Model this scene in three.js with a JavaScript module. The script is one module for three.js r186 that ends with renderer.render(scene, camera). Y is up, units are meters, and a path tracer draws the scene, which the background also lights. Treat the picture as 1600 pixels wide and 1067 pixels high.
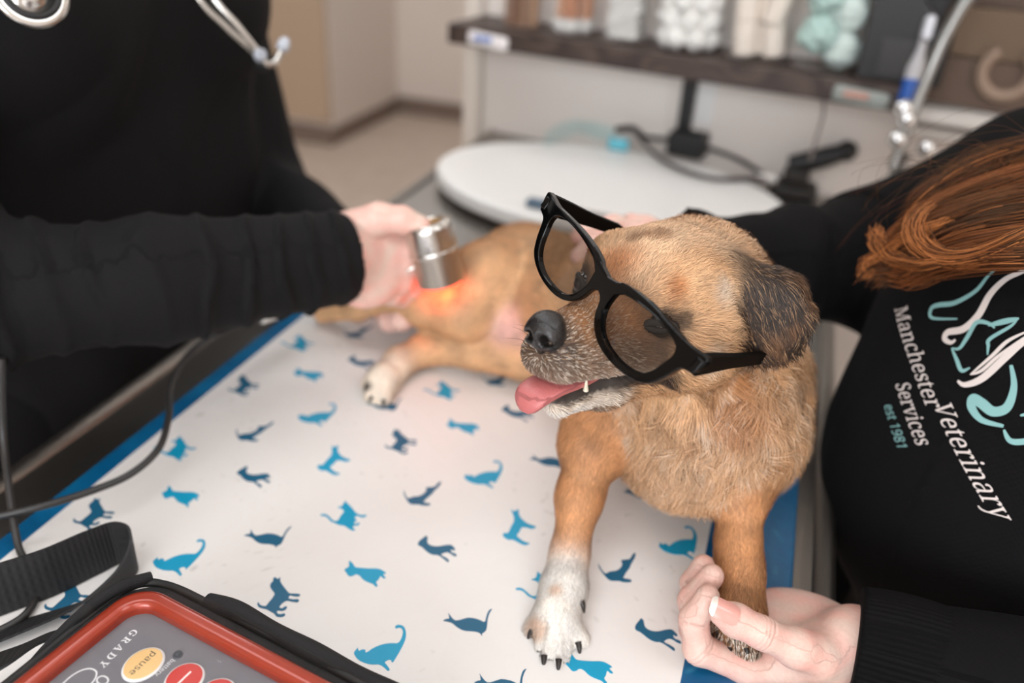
import * as THREE from 'three';
import { mergeGeometries, mergeVertices, toCreasedNormals } from 'three/addons/utils/BufferGeometryUtils.js';
import { RoundedBoxGeometry } from 'three/addons/geometries/RoundedBoxGeometry.js';
import { ImprovedNoise } from 'three/addons/math/ImprovedNoise.js';
import { RectAreaLightUniformsLib } from 'three/addons/lights/RectAreaLightUniformsLib.js';

// ---------------------------------------------------------------- camera, light, exposure
const scene = new THREE.Scene();
scene.background = new THREE.Color(0x000000);
const camera = new THREE.PerspectiveCamera(44.62, 1600 / 1067, 0.02, 30);
camera.position.set(0, 1.34, 0);
camera.quaternion.set(-0.24857948, 0.15174096, 0.06620702, 0.95435819);
camera.focus = 0.49; camera.userData.fStop = 2.9;
scene.add(camera);
const renderer = new THREE.WebGLRenderer({ antialias: true });
renderer.toneMapping = THREE.LinearToneMapping;
renderer.toneMappingExposure = 0.70;
renderer.shadowMap.enabled = true;
RectAreaLightUniformsLib.init();
const CEIL = 2.7, LAMP_POWER = 3.3, ADDED_FILL_POWER = 11;
const PANELS = [[-0.3, 0.5, 1], [-0.75, -0.75, 1], [1.1, -0.1, 1], [-1.2, -3.4, 2.4], [-1.9, -1.9, 2.4]];   // ceiling light panels: x and z of their centres, how far each is turned up
for (const [x, z, k] of PANELS) {
  const l = new THREE.RectAreaLight(new THREE.Color().setRGB(0.93, 0.98, 1.03), LAMP_POWER * k, 1.18, 0.58);
  l.position.set(x, CEIL - 0.075, z); l.lookAt(x, 0, z); scene.add(l);
}
const addedFill = new THREE.RectAreaLight(new THREE.Color().setRGB(0.925, 0.98, 1.04), ADDED_FILL_POWER, 2.6, 1.3);   // frontal fill added behind the camera, given the form of a frosted window
addedFill.position.set(0.1, 1.9, 2.66); addedFill.lookAt(0.1, 1.9, 0); scene.add(addedFill);
// ---------------------------------------------------------------- helpers
let seed = 20240611;
const rnd = () => { seed = (seed + 0x6D2B79F5) | 0; let t = Math.imul(seed ^ (seed >>> 15), 1 | seed); t = (t + Math.imul(t ^ (t >>> 7), 61 | t)) ^ t; return ((t ^ (t >>> 14)) >>> 0) / 4294967296; };
const perlin = new ImprovedNoise();
const noise = (x, y, z) => perlin.noise(x, y, z);
const fbm = (x, y, z, n = 3) => { let s = 0, a = 0.5; for (let i = 0; i < n; i++) { s += a * perlin.noise(x, y, z); x = x * 2.03 + 7.1; y = y * 2.03 + 3.7; z = z * 2.03 + 1.9; a *= 0.5; } return s; };
const clamp = (x, a = 0, b = 1) => Math.min(b, Math.max(a, x));
const sstep = (a, b, x) => { const t = clamp((x - a) / (b - a)); return t * t * (3 - 2 * t); };
const mix = (a, b, t) => a + (b - a) * t;
const mix3 = (a, b, t) => [mix(a[0], b[0], t), mix(a[1], b[1], t), mix(a[2], b[2], t)];
const V3 = (a) => new THREE.Vector3(a[0], a[1], a[2]);
const add = (a, b, s = 1) => [a[0] + b[0] * s, a[1] + b[1] * s, a[2] + b[2] * s];
const sub = (a, b) => [a[0] - b[0], a[1] - b[1], a[2] - b[2]];
const dot = (a, b) => a[0] * b[0] + a[1] * b[1] + a[2] * b[2];
const cross = (a, b) => [a[1] * b[2] - a[2] * b[1], a[2] * b[0] - a[0] * b[2], a[0] * b[1] - a[1] * b[0]];
const len = (a) => Math.hypot(a[0], a[1], a[2]);
const unit = (a) => { const l = len(a) || 1; return [a[0] / l, a[1] / l, a[2] / l]; };
const srgb = (r, g, b) => { const f = (c) => { c /= 255; return c <= 0.04045 ? c / 12.92 : ((c + 0.055) / 1.055) ** 2.4; }; return [f(r), f(g), f(b)]; };
const lin = (c) => new THREE.Color().setRGB(c[0], c[1], c[2]);
const mat = (hex, roughness = 0.6, o = {}) => new THREE.MeshPhysicalMaterial({ color: hex, roughness, ...o });
const TABLE = 0.9;

const taken = {};
function numbered(name) { const n = taken[name] = (taken[name] ?? -1) + 1; return n ? `${name}_${String(n).padStart(3, '0')}` : name; }
function shade(m) { m.castShadow = m.receiveShadow = true; return m; }
function obj(name, geo, material, parent) {
  const g = Array.isArray(geo) ? mergeGeometries(geo.map((q) => { const c = q.index ? q.toNonIndexed() : q; for (const k of Object.keys(c.attributes)) if (!['position', 'normal', 'uv'].includes(k)) c.deleteAttribute(k); return c; })) : geo;
  const m = shade(new THREE.Mesh(g, material)); m.name = parent ? name : numbered(name); (parent ?? scene).add(m); return m;
}
function thing(name, label, category, group) {
  const o = new THREE.Group(); o.name = numbered(name); o.userData = { label, category }; if (group) o.userData.group = group; scene.add(o); return o;
}
function tag(o, label, category, group) { o.userData = { ...o.userData, label, category }; if (group) o.userData.group = group; return o; }
function struct(name, geo, material, parent) { const m = obj(name, geo, material, parent); if (!parent) m.userData.kind = 'structure'; return m; }
const box = (w, h, d, x = 0, y = 0, z = 0) => new THREE.BoxGeometry(w, h, d).translate(x, y, z);
const rbox = (w, h, d, r, x = 0, y = 0, z = 0, s = 3) => new RoundedBoxGeometry(w, h, d, s, r).translate(x, y, z);
const lathe = (pts, n = 40) => new THREE.LatheGeometry(pts.map(([x, y]) => new THREE.Vector2(x, y)), n);
// basis with columns X, Y, Z at origin o: takes local shapes into the world
function frame(o, X, Y, Z) { const m = new THREE.Matrix4().makeBasis(V3(X), V3(Y), V3(Z)); m.setPosition(o[0], o[1], o[2]); return m; }
function tube(pts, r, seg = 8, div = 60, closed = false) {
  const c = new THREE.CatmullRomCurve3(pts.map(V3), closed, 'centripetal');
  const g = new THREE.TubeGeometry(c, div, 1, seg, closed);
  if (typeof r === 'number') { const q = g.attributes.position, n = g.attributes.normal; const P = new THREE.Vector3(); for (let i = 0; i <= div; i++) { c.getPointAt(i / div, P); for (let j = 0; j <= seg; j++) { const k = i * (seg + 1) + j; q.setXYZ(k, P.x + n.getX(k) * r, P.y + n.getY(k) * r, P.z + n.getZ(k) * r); } } return g; }
  const q = g.attributes.position, n = g.attributes.normal, P = new THREE.Vector3();
  for (let i = 0; i <= div; i++) { c.getPointAt(i / div, P); const R = r(i / div); for (let j = 0; j <= seg; j++) { const k = i * (seg + 1) + j; q.setXYZ(k, P.x + n.getX(k) * R, P.y + n.getY(k) * R, P.z + n.getZ(k) * R); } }
  return g;
}
function dataTex(w, h, f, colour = true, repeat) {
  const d = new Uint8Array(w * h * 4);
  for (let j = 0; j < h; j++) for (let i = 0; i < w; i++) { const c = f(i / w, j / h, i, j), k = (j * w + i) * 4; d[k] = c[0]; d[k + 1] = c[1]; d[k + 2] = c[2]; d[k + 3] = c[3] ?? 255; }
  const t = new THREE.DataTexture(d, w, h); t.magFilter = THREE.LinearFilter; t.minFilter = THREE.LinearFilter; t.wrapS = t.wrapT = THREE.RepeatWrapping;
  if (colour) t.colorSpace = THREE.SRGBColorSpace; if (repeat) t.repeat.set(...repeat); t.needsUpdate = true; return t;
}
// periodic noise for tiling textures
const pnoise = (u, v, f, s = 0) => { const a = u * Math.PI * 2, b = v * Math.PI * 2, R = f / (Math.PI * 2); return perlin.noise(Math.cos(a) * R + 11 + s, Math.sin(a) * R + Math.cos(b) * R * 1.0 + s * 1.7, Math.sin(b) * R + 5); };

// ---- signed distance shapes: rounded cones and ellipsoids joined smoothly
function cone(a, b, ra, rb, k = 0.012, extra) { return { a, b, ra, rb, k, ba: sub(b, a), l2: Math.max(1e-12, dot(sub(b, a), sub(b, a))), ...extra }; }
function ell(c, ax, r, k = 0.012, extra) { return { c, ax, r, k, rm: Math.min(...r), ...extra }; }
const AX = [[1, 0, 0], [0, 1, 0], [0, 0, 1]];
function primDist(p, x, y, z) {
  if (p.c) {
    const dx = x - p.c[0], dy = y - p.c[1], dz = z - p.c[2], A = p.ax, r = p.r;
    const u = A[0][0] * dx + A[0][1] * dy + A[0][2] * dz, v = A[1][0] * dx + A[1][1] * dy + A[1][2] * dz, w = A[2][0] * dx + A[2][1] * dy + A[2][2] * dz;
    const q = Math.hypot(u / r[0], v / r[1], w / r[2]), g = Math.hypot(u / (r[0] * r[0]), v / (r[1] * r[1]), w / (r[2] * r[2]));
    return g > 1e-9 ? q * (q - 1) / g : -p.rm;
  }
  const dx = x - p.a[0], dy = y - p.a[1], dz = z - p.a[2], B = p.ba;
  const t = clamp((dx * B[0] + dy * B[1] + dz * B[2]) / p.l2);
  const ex = dx - B[0] * t, ey = dy - B[1] * t, ez = dz - B[2] * t;
  return Math.sqrt(ex * ex + ey * ey + ez * ez) - (p.ra + (p.rb - p.ra) * t);
}
// p.cut carves the shape away; p.groove(...) is left to callers
function sdf(prims) {
  return (x, y, z) => {
    let d = 1e3;
    for (const p of prims) {
      const e = primDist(p, x, y, z), k = p.k;
      if (p.cut) { const h = clamp(0.5 - 0.5 * (d + e) / k); d = d + (-e - d) * h + k * h * (1 - h); continue; }
      if (e > d + k) continue;
      if (d > e + k) { d = e; continue; }
      const h = clamp(0.5 + 0.5 * (d - e) / k); d = d + (e - d) * h - k * h * (1 - h);
    }
    return d;
  };
}
// surface nets over a box of cells; whole blocks far from the surface are skipped
function netMesh(f, lo, hi, cell, reach = 1.6) {
  const n = [0, 1, 2].map((i) => Math.ceil((hi[i] - lo[i]) / cell) + 1), [nx, ny, nz] = n, B = 6;
  const D = new Float32Array(nx * ny * nz).fill(1);
  const half = B * cell * 0.87 * reach;
  for (let bz = 0; bz < nz; bz += B) for (let by = 0; by < ny; by += B) for (let bx = 0; bx < nx; bx += B) {
    const c = f(lo[0] + (bx + B / 2) * cell, lo[1] + (by + B / 2) * cell, lo[2] + (bz + B / 2) * cell), far = Math.abs(c) > half;
    for (let z = bz; z < Math.min(nz, bz + B); z++) for (let y = by; y < Math.min(ny, by + B); y++) for (let x = bx; x < Math.min(nx, bx + B); x++)
      D[(z * ny + y) * nx + x] = far ? c : f(lo[0] + x * cell, lo[1] + y * cell, lo[2] + z * cell);
  }
  const id = new Int32Array(nx * ny * nz).fill(-1), pos = [], idx = [];
  const at = (x, y, z) => (z * ny + y) * nx + x;
  const E = [[0, 1], [2, 3], [4, 5], [6, 7], [0, 2], [1, 3], [4, 6], [5, 7], [0, 4], [1, 5], [2, 6], [3, 7]], v = new Float32Array(8);
  for (let z = 0; z < nz - 1; z++) for (let y = 0; y < ny - 1; y++) for (let x = 0; x < nx - 1; x++) {
    let m = 0;
    for (let i = 0; i < 8; i++) { v[i] = D[at(x + (i & 1), y + ((i >> 1) & 1), z + (i >> 2))]; if (v[i] < 0) m |= 1 << i; }
    if (m === 0 || m === 255) continue;
    let sx = 0, sy = 0, sz = 0, c = 0;
    for (const [a, b] of E) if ((v[a] < 0) !== (v[b] < 0)) { const t = v[a] / (v[a] - v[b]); sx += mix(a & 1, b & 1, t); sy += mix((a >> 1) & 1, (b >> 1) & 1, t); sz += mix(a >> 2, b >> 2, t); c++; }
    id[at(x, y, z)] = pos.length / 3;
    pos.push(lo[0] + (x + sx / c) * cell, lo[1] + (y + sy / c) * cell, lo[2] + (z + sz / c) * cell);
  }
  const quad = (a, b, c, d, flip) => { if (a < 0 || b < 0 || c < 0 || d < 0) return; if (flip) idx.push(a, c, b, a, d, c); else idx.push(a, b, c, a, c, d); };
  for (let z = 1; z < nz - 1; z++) for (let y = 1; y < ny - 1; y++) for (let x = 1; x < nx - 1; x++) {
    const s = D[at(x, y, z)] < 0;
    if (s !== (D[at(x + 1, y, z)] < 0)) quad(id[at(x, y - 1, z - 1)], id[at(x, y, z - 1)], id[at(x, y, z)], id[at(x, y - 1, z)], !s);
    if (s !== (D[at(x, y + 1, z)] < 0)) quad(id[at(x - 1, y, z - 1)], id[at(x - 1, y, z)], id[at(x, y, z)], id[at(x, y, z - 1)], !s);
    if (s !== (D[at(x, y, z + 1)] < 0)) quad(id[at(x - 1, y - 1, z)], id[at(x, y - 1, z)], id[at(x, y, z)], id[at(x - 1, y, z)], !s);
  }
  const P = new Float32Array(pos), N = new Float32Array(pos.length), e = cell * 0.5;
  for (let i = 0; i < P.length; i += 3) {
    for (let it = 0; it < 2; it++) {
      let x = P[i], y = P[i + 1], z = P[i + 2];
      const gx = f(x + e, y, z) - f(x - e, y, z), gy = f(x, y + e, z) - f(x, y - e, z), gz = f(x, y, z + e) - f(x, y, z - e), l = Math.hypot(gx, gy, gz) || 1;
      if (it === 0) { const d = clamp(f(x, y, z) / Math.max(0.3, l / (2 * e)), -cell * 0.7, cell * 0.7); P[i] -= gx / l * d; P[i + 1] -= gy / l * d; P[i + 2] -= gz / l * d; }
      else { N[i] = gx / l; N[i + 1] = gy / l; N[i + 2] = gz / l; }
    }
  }
  const g = new THREE.BufferGeometry();
  g.setAttribute('position', new THREE.BufferAttribute(P, 3)); g.setAttribute('normal', new THREE.BufferAttribute(N, 3)); g.setIndex(idx);
  return g;
}
function boundsOf(prims, pad = 0.01) {
  const lo = [1e9, 1e9, 1e9], hi = [-1e9, -1e9, -1e9];
  for (const p of prims) if (!p.cut) for (const [c, r] of p.c ? [[p.c, Math.max(...p.r)]] : [[p.a, p.ra], [p.b, p.rb]]) for (let i = 0; i < 3; i++) { lo[i] = Math.min(lo[i], c[i] - r - pad); hi[i] = Math.max(hi[i], c[i] + r + pad); }
  return [lo, hi];
}
function colourBy(g, f) {
  const P = g.attributes.position, N = g.attributes.normal, c = new Float32Array(P.count * 3);
  for (let i = 0; i < P.count; i++) { const k = f([P.getX(i), P.getY(i), P.getZ(i)], [N.getX(i), N.getY(i), N.getZ(i)]); c[3 * i] = k[0]; c[3 * i + 1] = k[1]; c[3 * i + 2] = k[2]; }
  g.setAttribute('color', new THREE.BufferAttribute(c, 3)); return g;
}
// box-mapped uv in metres times s
function boxUV(g, s = 1) {
  const P = g.attributes.position, N = g.attributes.normal, uv = new Float32Array(P.count * 2);
  for (let i = 0; i < P.count; i++) { const x = P.getX(i), y = P.getY(i), z = P.getZ(i), a = Math.abs(N.getX(i)), b = Math.abs(N.getY(i)), c = Math.abs(N.getZ(i)); const [u, v] = a > b && a > c ? [z, y] : b > c ? [x, z] : [x, y]; uv[2 * i] = u * s; uv[2 * i + 1] = v * s; }
  g.setAttribute('uv', new THREE.BufferAttribute(uv, 2)); return g;
}
// ---------------------------------------------------------------- the room
const wallTex = dataTex(256, 256, (u, v) => { const n = 128 + 60 * pnoise(u, v, 40) + 50 * pnoise(u, v, 90, 3); return [n, n, n]; }, false);
const wallMat = mat(0xe9dfd7, 0.85, { bumpMap: wallTex, bumpScale: 0.0006 });
const farWallMat = mat(0xe6d8cd, 0.85, { bumpMap: wallTex, bumpScale: 0.0006 });
const floorTex = dataTex(512, 512, (u, v) => { const n = pnoise(u, v, 14) * 10 + pnoise(u, v, 60, 2) * 9 + pnoise(u, v, 130, 5) * 7; return [203 + n, 184 + n, 168 + n]; });
const floorMat = mat(0xffffff, 0.5, { map: floorTex });
const baseMat = mat(0x7d6b5f, 0.6);
struct('floor', boxUV(box(6.6, 0.1, 8, -1.0, -0.05, -1.2), 0.7), floorMat);
struct('ceiling', boxUV(box(6.6, 0.1, 8, -1.0, CEIL + 0.05, -1.2), 1), mat(0xece8e2, 0.9));
struct('wall_back', boxUV(box(6.6, CEIL, 0.12, -1.0, CEIL / 2, -4.72), 2), farWallMat);
struct('wall_front', boxUV(box(6.6, CEIL, 0.12, -1.0, CEIL / 2, 2.75), 2), wallMat);
const addedPane = struct('added_window_1', box(2.6, 1.3, 0.012, 0.1, 1.9, 2.678), new THREE.MeshStandardMaterial({ color: 0xffffff, emissive: lin([0.925, 0.98, 1.04]), emissiveIntensity: 1.5, roughness: 0.8 }));  // unseen glowing pane, added to go with the frontal fill
obj('added_window_frame', [box(2.7, 0.05, 0.04, 0, 0.675, 0), box(2.7, 0.05, 0.04, 0, -0.675, 0), box(0.05, 1.3, 0.04, 1.325, 0, 0), box(0.05, 1.3, 0.04, -1.325, 0, 0), box(0.04, 1.3, 0.03, 0, 0, 0.0)].map((g) => g.translate(0.1, 1.9, 2.674)), mat(0xe8e4de, 0.5), addedPane);  // surround of the added window
struct('wall_left', boxUV(box(0.12, CEIL, 7.4, -4.25, CEIL / 2, -1.0), 2), wallMat);
struct('wall_right', boxUV(box(0.12, CEIL, 7.4, 2.25, CEIL / 2, -1.0), 2), wallMat);
// the partition at the end of the table, turned a little; WX runs along it, WN looks into the room
const WYAW = 9 * Math.PI / 180, WX = [Math.cos(WYAW), 0, Math.sin(WYAW)], WN = [-Math.sin(WYAW), 0, Math.cos(WYAW)];
const W0 = [-0.551, 0.9, -1.5182], WF = frame([W0[0], 0, W0[2]], WX, [0, 1, 0], WN);
const onWall = (g) => g.applyMatrix4(WF);
struct('wall_partition', onWall(boxUV(box(3.0, CEIL, 0.1, 1.48, CEIL / 2, -0.05), 2)), wallMat);
struct('trim_1', onWall(new RoundedBoxGeometry(0.035, CEIL, 0.13, 2, 0.006).translate(-0.02, CEIL / 2, -0.04)), mat(0xe3d8cd, 0.5));
// tall fitted cupboard and the wall return beyond the open floor on the left
struct('wall_return', boxUV(box(1.9, CEIL, 0.80, -3.21, CEIL / 2, -4.28), 2), farWallMat);
struct('door_1', rbox(1.85, CEIL - 0.12, 0.03, 0.004, -3.19, CEIL / 2 + 0.06, -3.865), mat(0xbfa68e, 0.6));
struct('baseboard_left', rbox(1.9, 0.09, 0.86, 0.004, -3.20, 0.045, -4.27), baseMat);
struct('baseboard_back', rbox(2.6, 0.1, 0.02, 0.004, -1.0, 0.05, -4.65), baseMat);
struct('baseboard_partition', onWall(rbox(3.0, 0.1, 0.016, 0.004, 1.49, 0.05, 0.008)), baseMat);
const lampGlow = new THREE.MeshStandardMaterial({ color: 0xffffff, emissive: lin([0.93, 0.98, 1.03]), emissiveIntensity: 1.6, roughness: 0.8 });
const lampRim = mat(0xf2f2ef, 0.4);
const PANEL_AT = ['above the table end nearest the camera', 'above the far end of the exam table', 'over the assistant on the right', 'over the back corner of the room', 'over the open floor behind the vet'];
PANELS.forEach(([x, z], i) => {
  const t = thing('ceiling_light', `recessed white ceiling light panel ${PANEL_AT[i]}`, 'ceiling light', 'ceiling light panels'); t.position.set(x, CEIL, z);
  obj('frame', [box(1.26, 0.06, 0.04, 0, -0.03, 0.31), box(1.26, 0.06, 0.04, 0, -0.03, -0.31), box(0.04, 0.06, 0.58, 0.61, -0.03, 0), box(0.04, 0.06, 0.58, -0.61, -0.03, 0)], lampRim, t);
  obj('diffuser', rbox(1.18, 0.02, 0.58, 0.004, 0, -0.05, 0), lampGlow, t);
});

// ---------------------------------------------------------------- exam table and mat
const brushed = dataTex(512, 512, (u, v, i, j) => { const n = 128 + 55 * perlin.noise(i * 0.9, v * 5, 3) + 25 * pnoise(u, v, 9); return [n, n, n]; }, false);
const steel = mat(0x9b9690, 0.36, { metalness: 1, bumpMap: brushed, bumpScale: 0.00025 });
const steelDark = mat(0x6f6c68, 0.4, { metalness: 1 });
{
  const t = thing('exam_table', 'stainless steel exam table running to the wall under the printed mat', 'exam table');
  const x0 = -0.537, x1 = 0.104, z1 = 0.35, cx = (x0 + x1) / 2, endZ = (x) => W0[2] + (x - W0[0]) * Math.tan(WYAW) + 0.008;
  const sh = new THREE.Shape([[x0 + 0.015, -z1], [x1 - 0.015, -z1], [x1 - 0.015, -endZ(x1)], [x0 + 0.015, -endZ(x0)]].map(([a, b]) => new THREE.Vector2(a, b)));
  obj('table_top', boxUV(new THREE.ExtrudeGeometry(sh, { depth: 0.033, bevelEnabled: true, bevelSize: 0.001, bevelThickness: 0.001, bevelOffset: -0.001 }).rotateX(-Math.PI / 2).translate(0, TABLE - 0.038, 0), 1.2), steel, t);
  for (const x of [x0 + 0.009, x1 - 0.009]) { const L = z1 - endZ(x); obj('rim', rbox(0.018, 0.046, L, 0.0085, x, TABLE - 0.0215, z1 - L / 2, 4), steel, t); }
  obj('pedestal', rbox(0.34, 0.83, 0.6, 0.02, cx, 0.45, -0.55), mat(0xd9d5ce, 0.5), t);
  obj('foot_plate', rbox(0.55, 0.035, 0.8, 0.012, cx, 0.0175, -0.55), steelDark, t);
}
const matRoot = thing('exam_mat', 'white exam mat with blue border and blue cat and dog silhouettes', 'mat');
const blueTex = dataTex(512, 512, (u, v) => { const n = 14 * pnoise(u, v, 6) + 8 * pnoise(u, v, 40, 3); const s = pnoise(u, v, 22, 9); const k = s > 0.42 ? (s - 0.42) * 300 : 0; return [8 + n * 0.4 + k, 94 + n + k * 0.7, 140 + n + k * 0.5]; });
const vinyl = mat(0xffffff, 0.32, { map: blueTex, clearcoat: 0.25, clearcoatRoughness: 0.3 });
const scuff = dataTex(1024, 1024, (u, v) => { const a = pnoise(u, v, 9), b = pnoise(u, v, 80, 4); const k = Math.max(0, b - 0.44) * 55 * (a > 0.12 ? 1 : 0.1); const n = 2.2 * a; return [238 - k + n, 233 - k + n, 229 - k * 1.05 + n]; });
const panelMat = mat(0xffffff, 0.4, { map: scuff, clearcoat: 0.15, clearcoatRoughness: 0.35 });
obj('border', boxUV(rbox(0.549, 0.0036, 1.12, 0.0017, -0.2015, TABLE - 0.0021, -0.23), 3), vinyl, matRoot);
obj('printed_panel', boxUV(rbox(0.467, 0.0008, 1.05, 0.0003, -0.2245, TABLE - 0.0002, -0.20, 2), 2.1), panelMat, matRoot);
// cat and dog silhouettes printed on the mat: outlines in millimetres on the table top, then where each stands (x, z in millimetres)
const PRINTS = {
  curl_tail: { bright: 1, shape: [[-13.1,8.7],[-11.1,10.7],[-10.0,9.0],[-7.7,8.5],[-6.3,10.4],[-3.6,5.3],[0.5,0.6],[5.5,-2.4],[9.3,-3.9],[9.6,-8.7],[8.4,-13.1],[6.4,-15.5],[4.4,-15.5],[2.7,-14.1],[1.7,-16.1],[3.4,-17.6],[6.6,-17.7],[9.9,-14.5],[12.1,-9.7],[12.9,-4.5],[13.1,0.0],[13.1,5.4],[12.7,11.1],[10.8,9.7],[9.2,10.3],[8.0,12.6],[10.5,14.3],[13.4,16.4],[12.6,17.7],[9.7,16.4],[5.4,15.4],[0.1,17.4],[-6.3,17.4],[-10.2,15.9],[-13.3,13.4],[-13.4,11.1]],
    at: [[-347,-350],[-178,-331],[-348,-543],[-178,-521],[-12,-501]] },
  walking: { bright: 0, shape: [[-13.6,-12.8],[-12.9,-14.4],[-10.3,-13.3],[-9.9,-15.6],[-7.7,-12.5],[-4.7,-10.1],[-0.2,-7.4],[4.1,-5.1],[7.0,-5.9],[11.0,-7.0],[11.8,-5.2],[8.3,-3.8],[5.7,-3.6],[5.8,-1.1],[9.2,-1.2],[11.9,-2.6],[13.6,-2.0],[13.4,-0.1],[9.8,0.8],[6.0,1.4],[4.5,4.6],[4.5,7.9],[6.8,8.2],[7.7,5.8],[9.5,6.4],[9.3,8.9],[7.5,10.4],[5.1,11.0],[5.9,12.9],[8.4,13.0],[10.4,11.4],[11.9,12.5],[10.8,14.6],[7.3,15.6],[4.2,13.9],[1.1,13.4],[-2.1,12.7],[-5.4,13.0],[-8.2,12.9],[-10.6,11.0],[-10.8,9.4],[-9.0,10.7],[-6.6,11.1],[-4.4,10.3],[-4.3,7.2],[-4.2,2.0],[-5.2,-1.4],[-9.3,-3.8],[-11.9,-6.3],[-12.5,-8.8],[-12.3,-10.7]],
    at: [[-260,-341],[-434,-555],[-260,-532],[-432,-361],[-388,-289]] },
  standing: { bright: 1, shape: [[-15.7,-7.5],[-12.4,-6.0],[-9.1,-3.5],[-5.8,-3.9],[0.4,-5.7],[5.1,-7.6],[9.2,-8.0],[14.1,-6.2],[12.4,-4.5],[15.7,-2.1],[14.1,-1.1],[11.7,-2.4],[11.7,1.2],[11.2,4.2],[13.6,6.3],[13.1,8.0],[10.2,6.4],[6.5,6.1],[1.8,5.2],[-2.2,2.8],[-5.2,2.5],[-6.8,4.9],[-9.1,5.9],[-12.5,3.5],[-14.9,1.7],[-14.0,-0.6],[-13.5,-2.7],[-15.4,-5.7]],
    at: [[-217,-381],[-388,-401],[-219,-573],[-390,-595],[-48,-361]] },
  running: { bright: 0, shape: [[-14.2,-7.1],[-13.3,-9.6],[-11.2,-7.9],[-9.8,-3.8],[-6.6,-1.6],[-1.1,-2.2],[4.5,-6.1],[8.2,-7.5],[12.3,-4.6],[11.6,-2.9],[9.6,-3.5],[11.1,-0.7],[14.8,-0.2],[15.7,2.0],[12.8,1.8],[10.5,0.8],[7.4,0.8],[4.7,4.5],[8.8,5.8],[12.2,7.3],[12.5,9.6],[9.0,8.0],[3.0,5.7],[-0.8,6.7],[-5.6,5.6],[-11.4,2.4],[-15.1,1.4],[-15.7,-2.4]],
    at: [[-179,-423],[-349,-443],[-180,-613],[-11,-404],[-353,-636]] },
  puppy: { bright: 1, shape: [[-7.4,-13.8],[-3.9,-11.8],[1.9,-8.4],[6.9,-4.8],[12.2,-3.6],[15.1,-5.5],[16.3,-4.2],[14.1,-1.5],[9.3,-1.8],[9.2,0.9],[11.4,2.2],[11.8,4.2],[11.0,5.6],[13.2,6.9],[14.1,4.4],[15.8,5.4],[14.6,8.1],[12.6,8.6],[13.2,11.2],[15.9,12.6],[14.6,13.8],[10.5,13.3],[6.6,11.7],[1.5,12.3],[-1.9,11.5],[-6.1,11.0],[-9.8,8.6],[-12.7,7.6],[-16.1,8.5],[-16.3,6.8],[-13.1,5.5],[-9.0,7.2],[-4.5,9.7],[-1.3,8.5],[-1.9,3.2],[-1.9,-2.4],[-5.5,-4.7],[-9.0,-4.7],[-6.8,-7.1],[-6.6,-9.5]],
    at: [[-260,-431],[-431,-452],[-260,-623],[-432,-646],[-96,-415]] },
  long_cat: { bright: 0, shape: [[-14.3,1.8],[-10.8,4.6],[-7.1,6.3],[-3.3,3.7],[0.2,0.8],[6.5,-0.2],[11.5,0.4],[10.9,-4.2],[10.6,-9.7],[12.2,-12.1],[11.9,-8.8],[12.3,-3.7],[13.8,1.6],[14.8,6.7],[13.3,10.0],[14.0,12.1],[11.5,10.1],[7.2,10.4],[1.4,12.1],[-3.8,11.2],[-8.2,9.2],[-11.4,9.1],[-14.8,9.4],[-13.3,7.3],[-11.8,6.1]],
    at: [[-302,-392],[-134,-372],[-134,-561],[-301,-582],[-49,-549],[-97,-334]] },
  stretching: { bright: 0, shape: [[-13.2,3.6],[-9.8,8.4],[-5.8,11.9],[-3.2,8.8],[1.0,6.1],[3.3,2.0],[3.7,-2.3],[2.0,-5.5],[3.6,-6.5],[5.4,-7.7],[7.9,-9.4],[8.8,-15.1],[10.6,-16.9],[11.0,-11.7],[9.8,-4.9],[9.6,-0.6],[8.1,5.2],[7.4,9.6],[7.6,11.5],[12.7,10.9],[13.2,13.1],[8.5,15.2],[5.1,15.2],[1.2,16.8],[-2.1,16.9],[-6.6,13.3],[-11.4,8.0]],
    at: [[-217,-478],[-387,-498],[-51,-457],[-389,-694],[-220,-666]] },
  crouching_dog: { bright: 1, shape: [[-12.9,-15.9],[-9.5,-14.5],[-7.1,-18.3],[-5.3,-13.4],[-2.0,-9.1],[4.7,-5.0],[11.9,-4.4],[9.6,-0.7],[5.3,-0.6],[1.7,0.9],[1.8,5.7],[0.8,10.2],[4.0,12.8],[8.6,14.8],[12.9,14.9],[9.7,18.3],[3.7,16.9],[-0.3,15.9],[-3.7,17.3],[-8.6,14.9],[-8.8,11.5],[-6.0,10.3],[-6.2,2.3],[-5.9,-3.3],[-8.3,-9.3]],
    at: [[-300,-488],[-130,-469]] },
};
{
  const ink = { 1: mat(0x0f9cc4, 0.42, { clearcoat: 0.15, clearcoatRoughness: 0.35 }), 0: mat(0x175f80, 0.42, { clearcoat: 0.15, clearcoatRoughness: 0.35 }) };
  for (const [name, { bright, shape, at }] of Object.entries(PRINTS)) {
    const s = new THREE.Shape(); s.moveTo(shape[0][0] / 1000, -shape[0][1] / 1000);
    s.splineThru([...shape.slice(1), shape[0]].map(([x, z]) => new THREE.Vector2(x / 1000, -z / 1000)));
    const g = new THREE.ExtrudeGeometry(s, { depth: 0.00025, bevelEnabled: false, curveSegments: 2 }).rotateX(-Math.PI / 2);
    for (const [x, z] of at) { const m = obj(`${name}_silhouette`, g, ink[bright], matRoot); m.position.set(x / 1000, TABLE + 0.0002, z / 1000); }
  }
}
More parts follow.
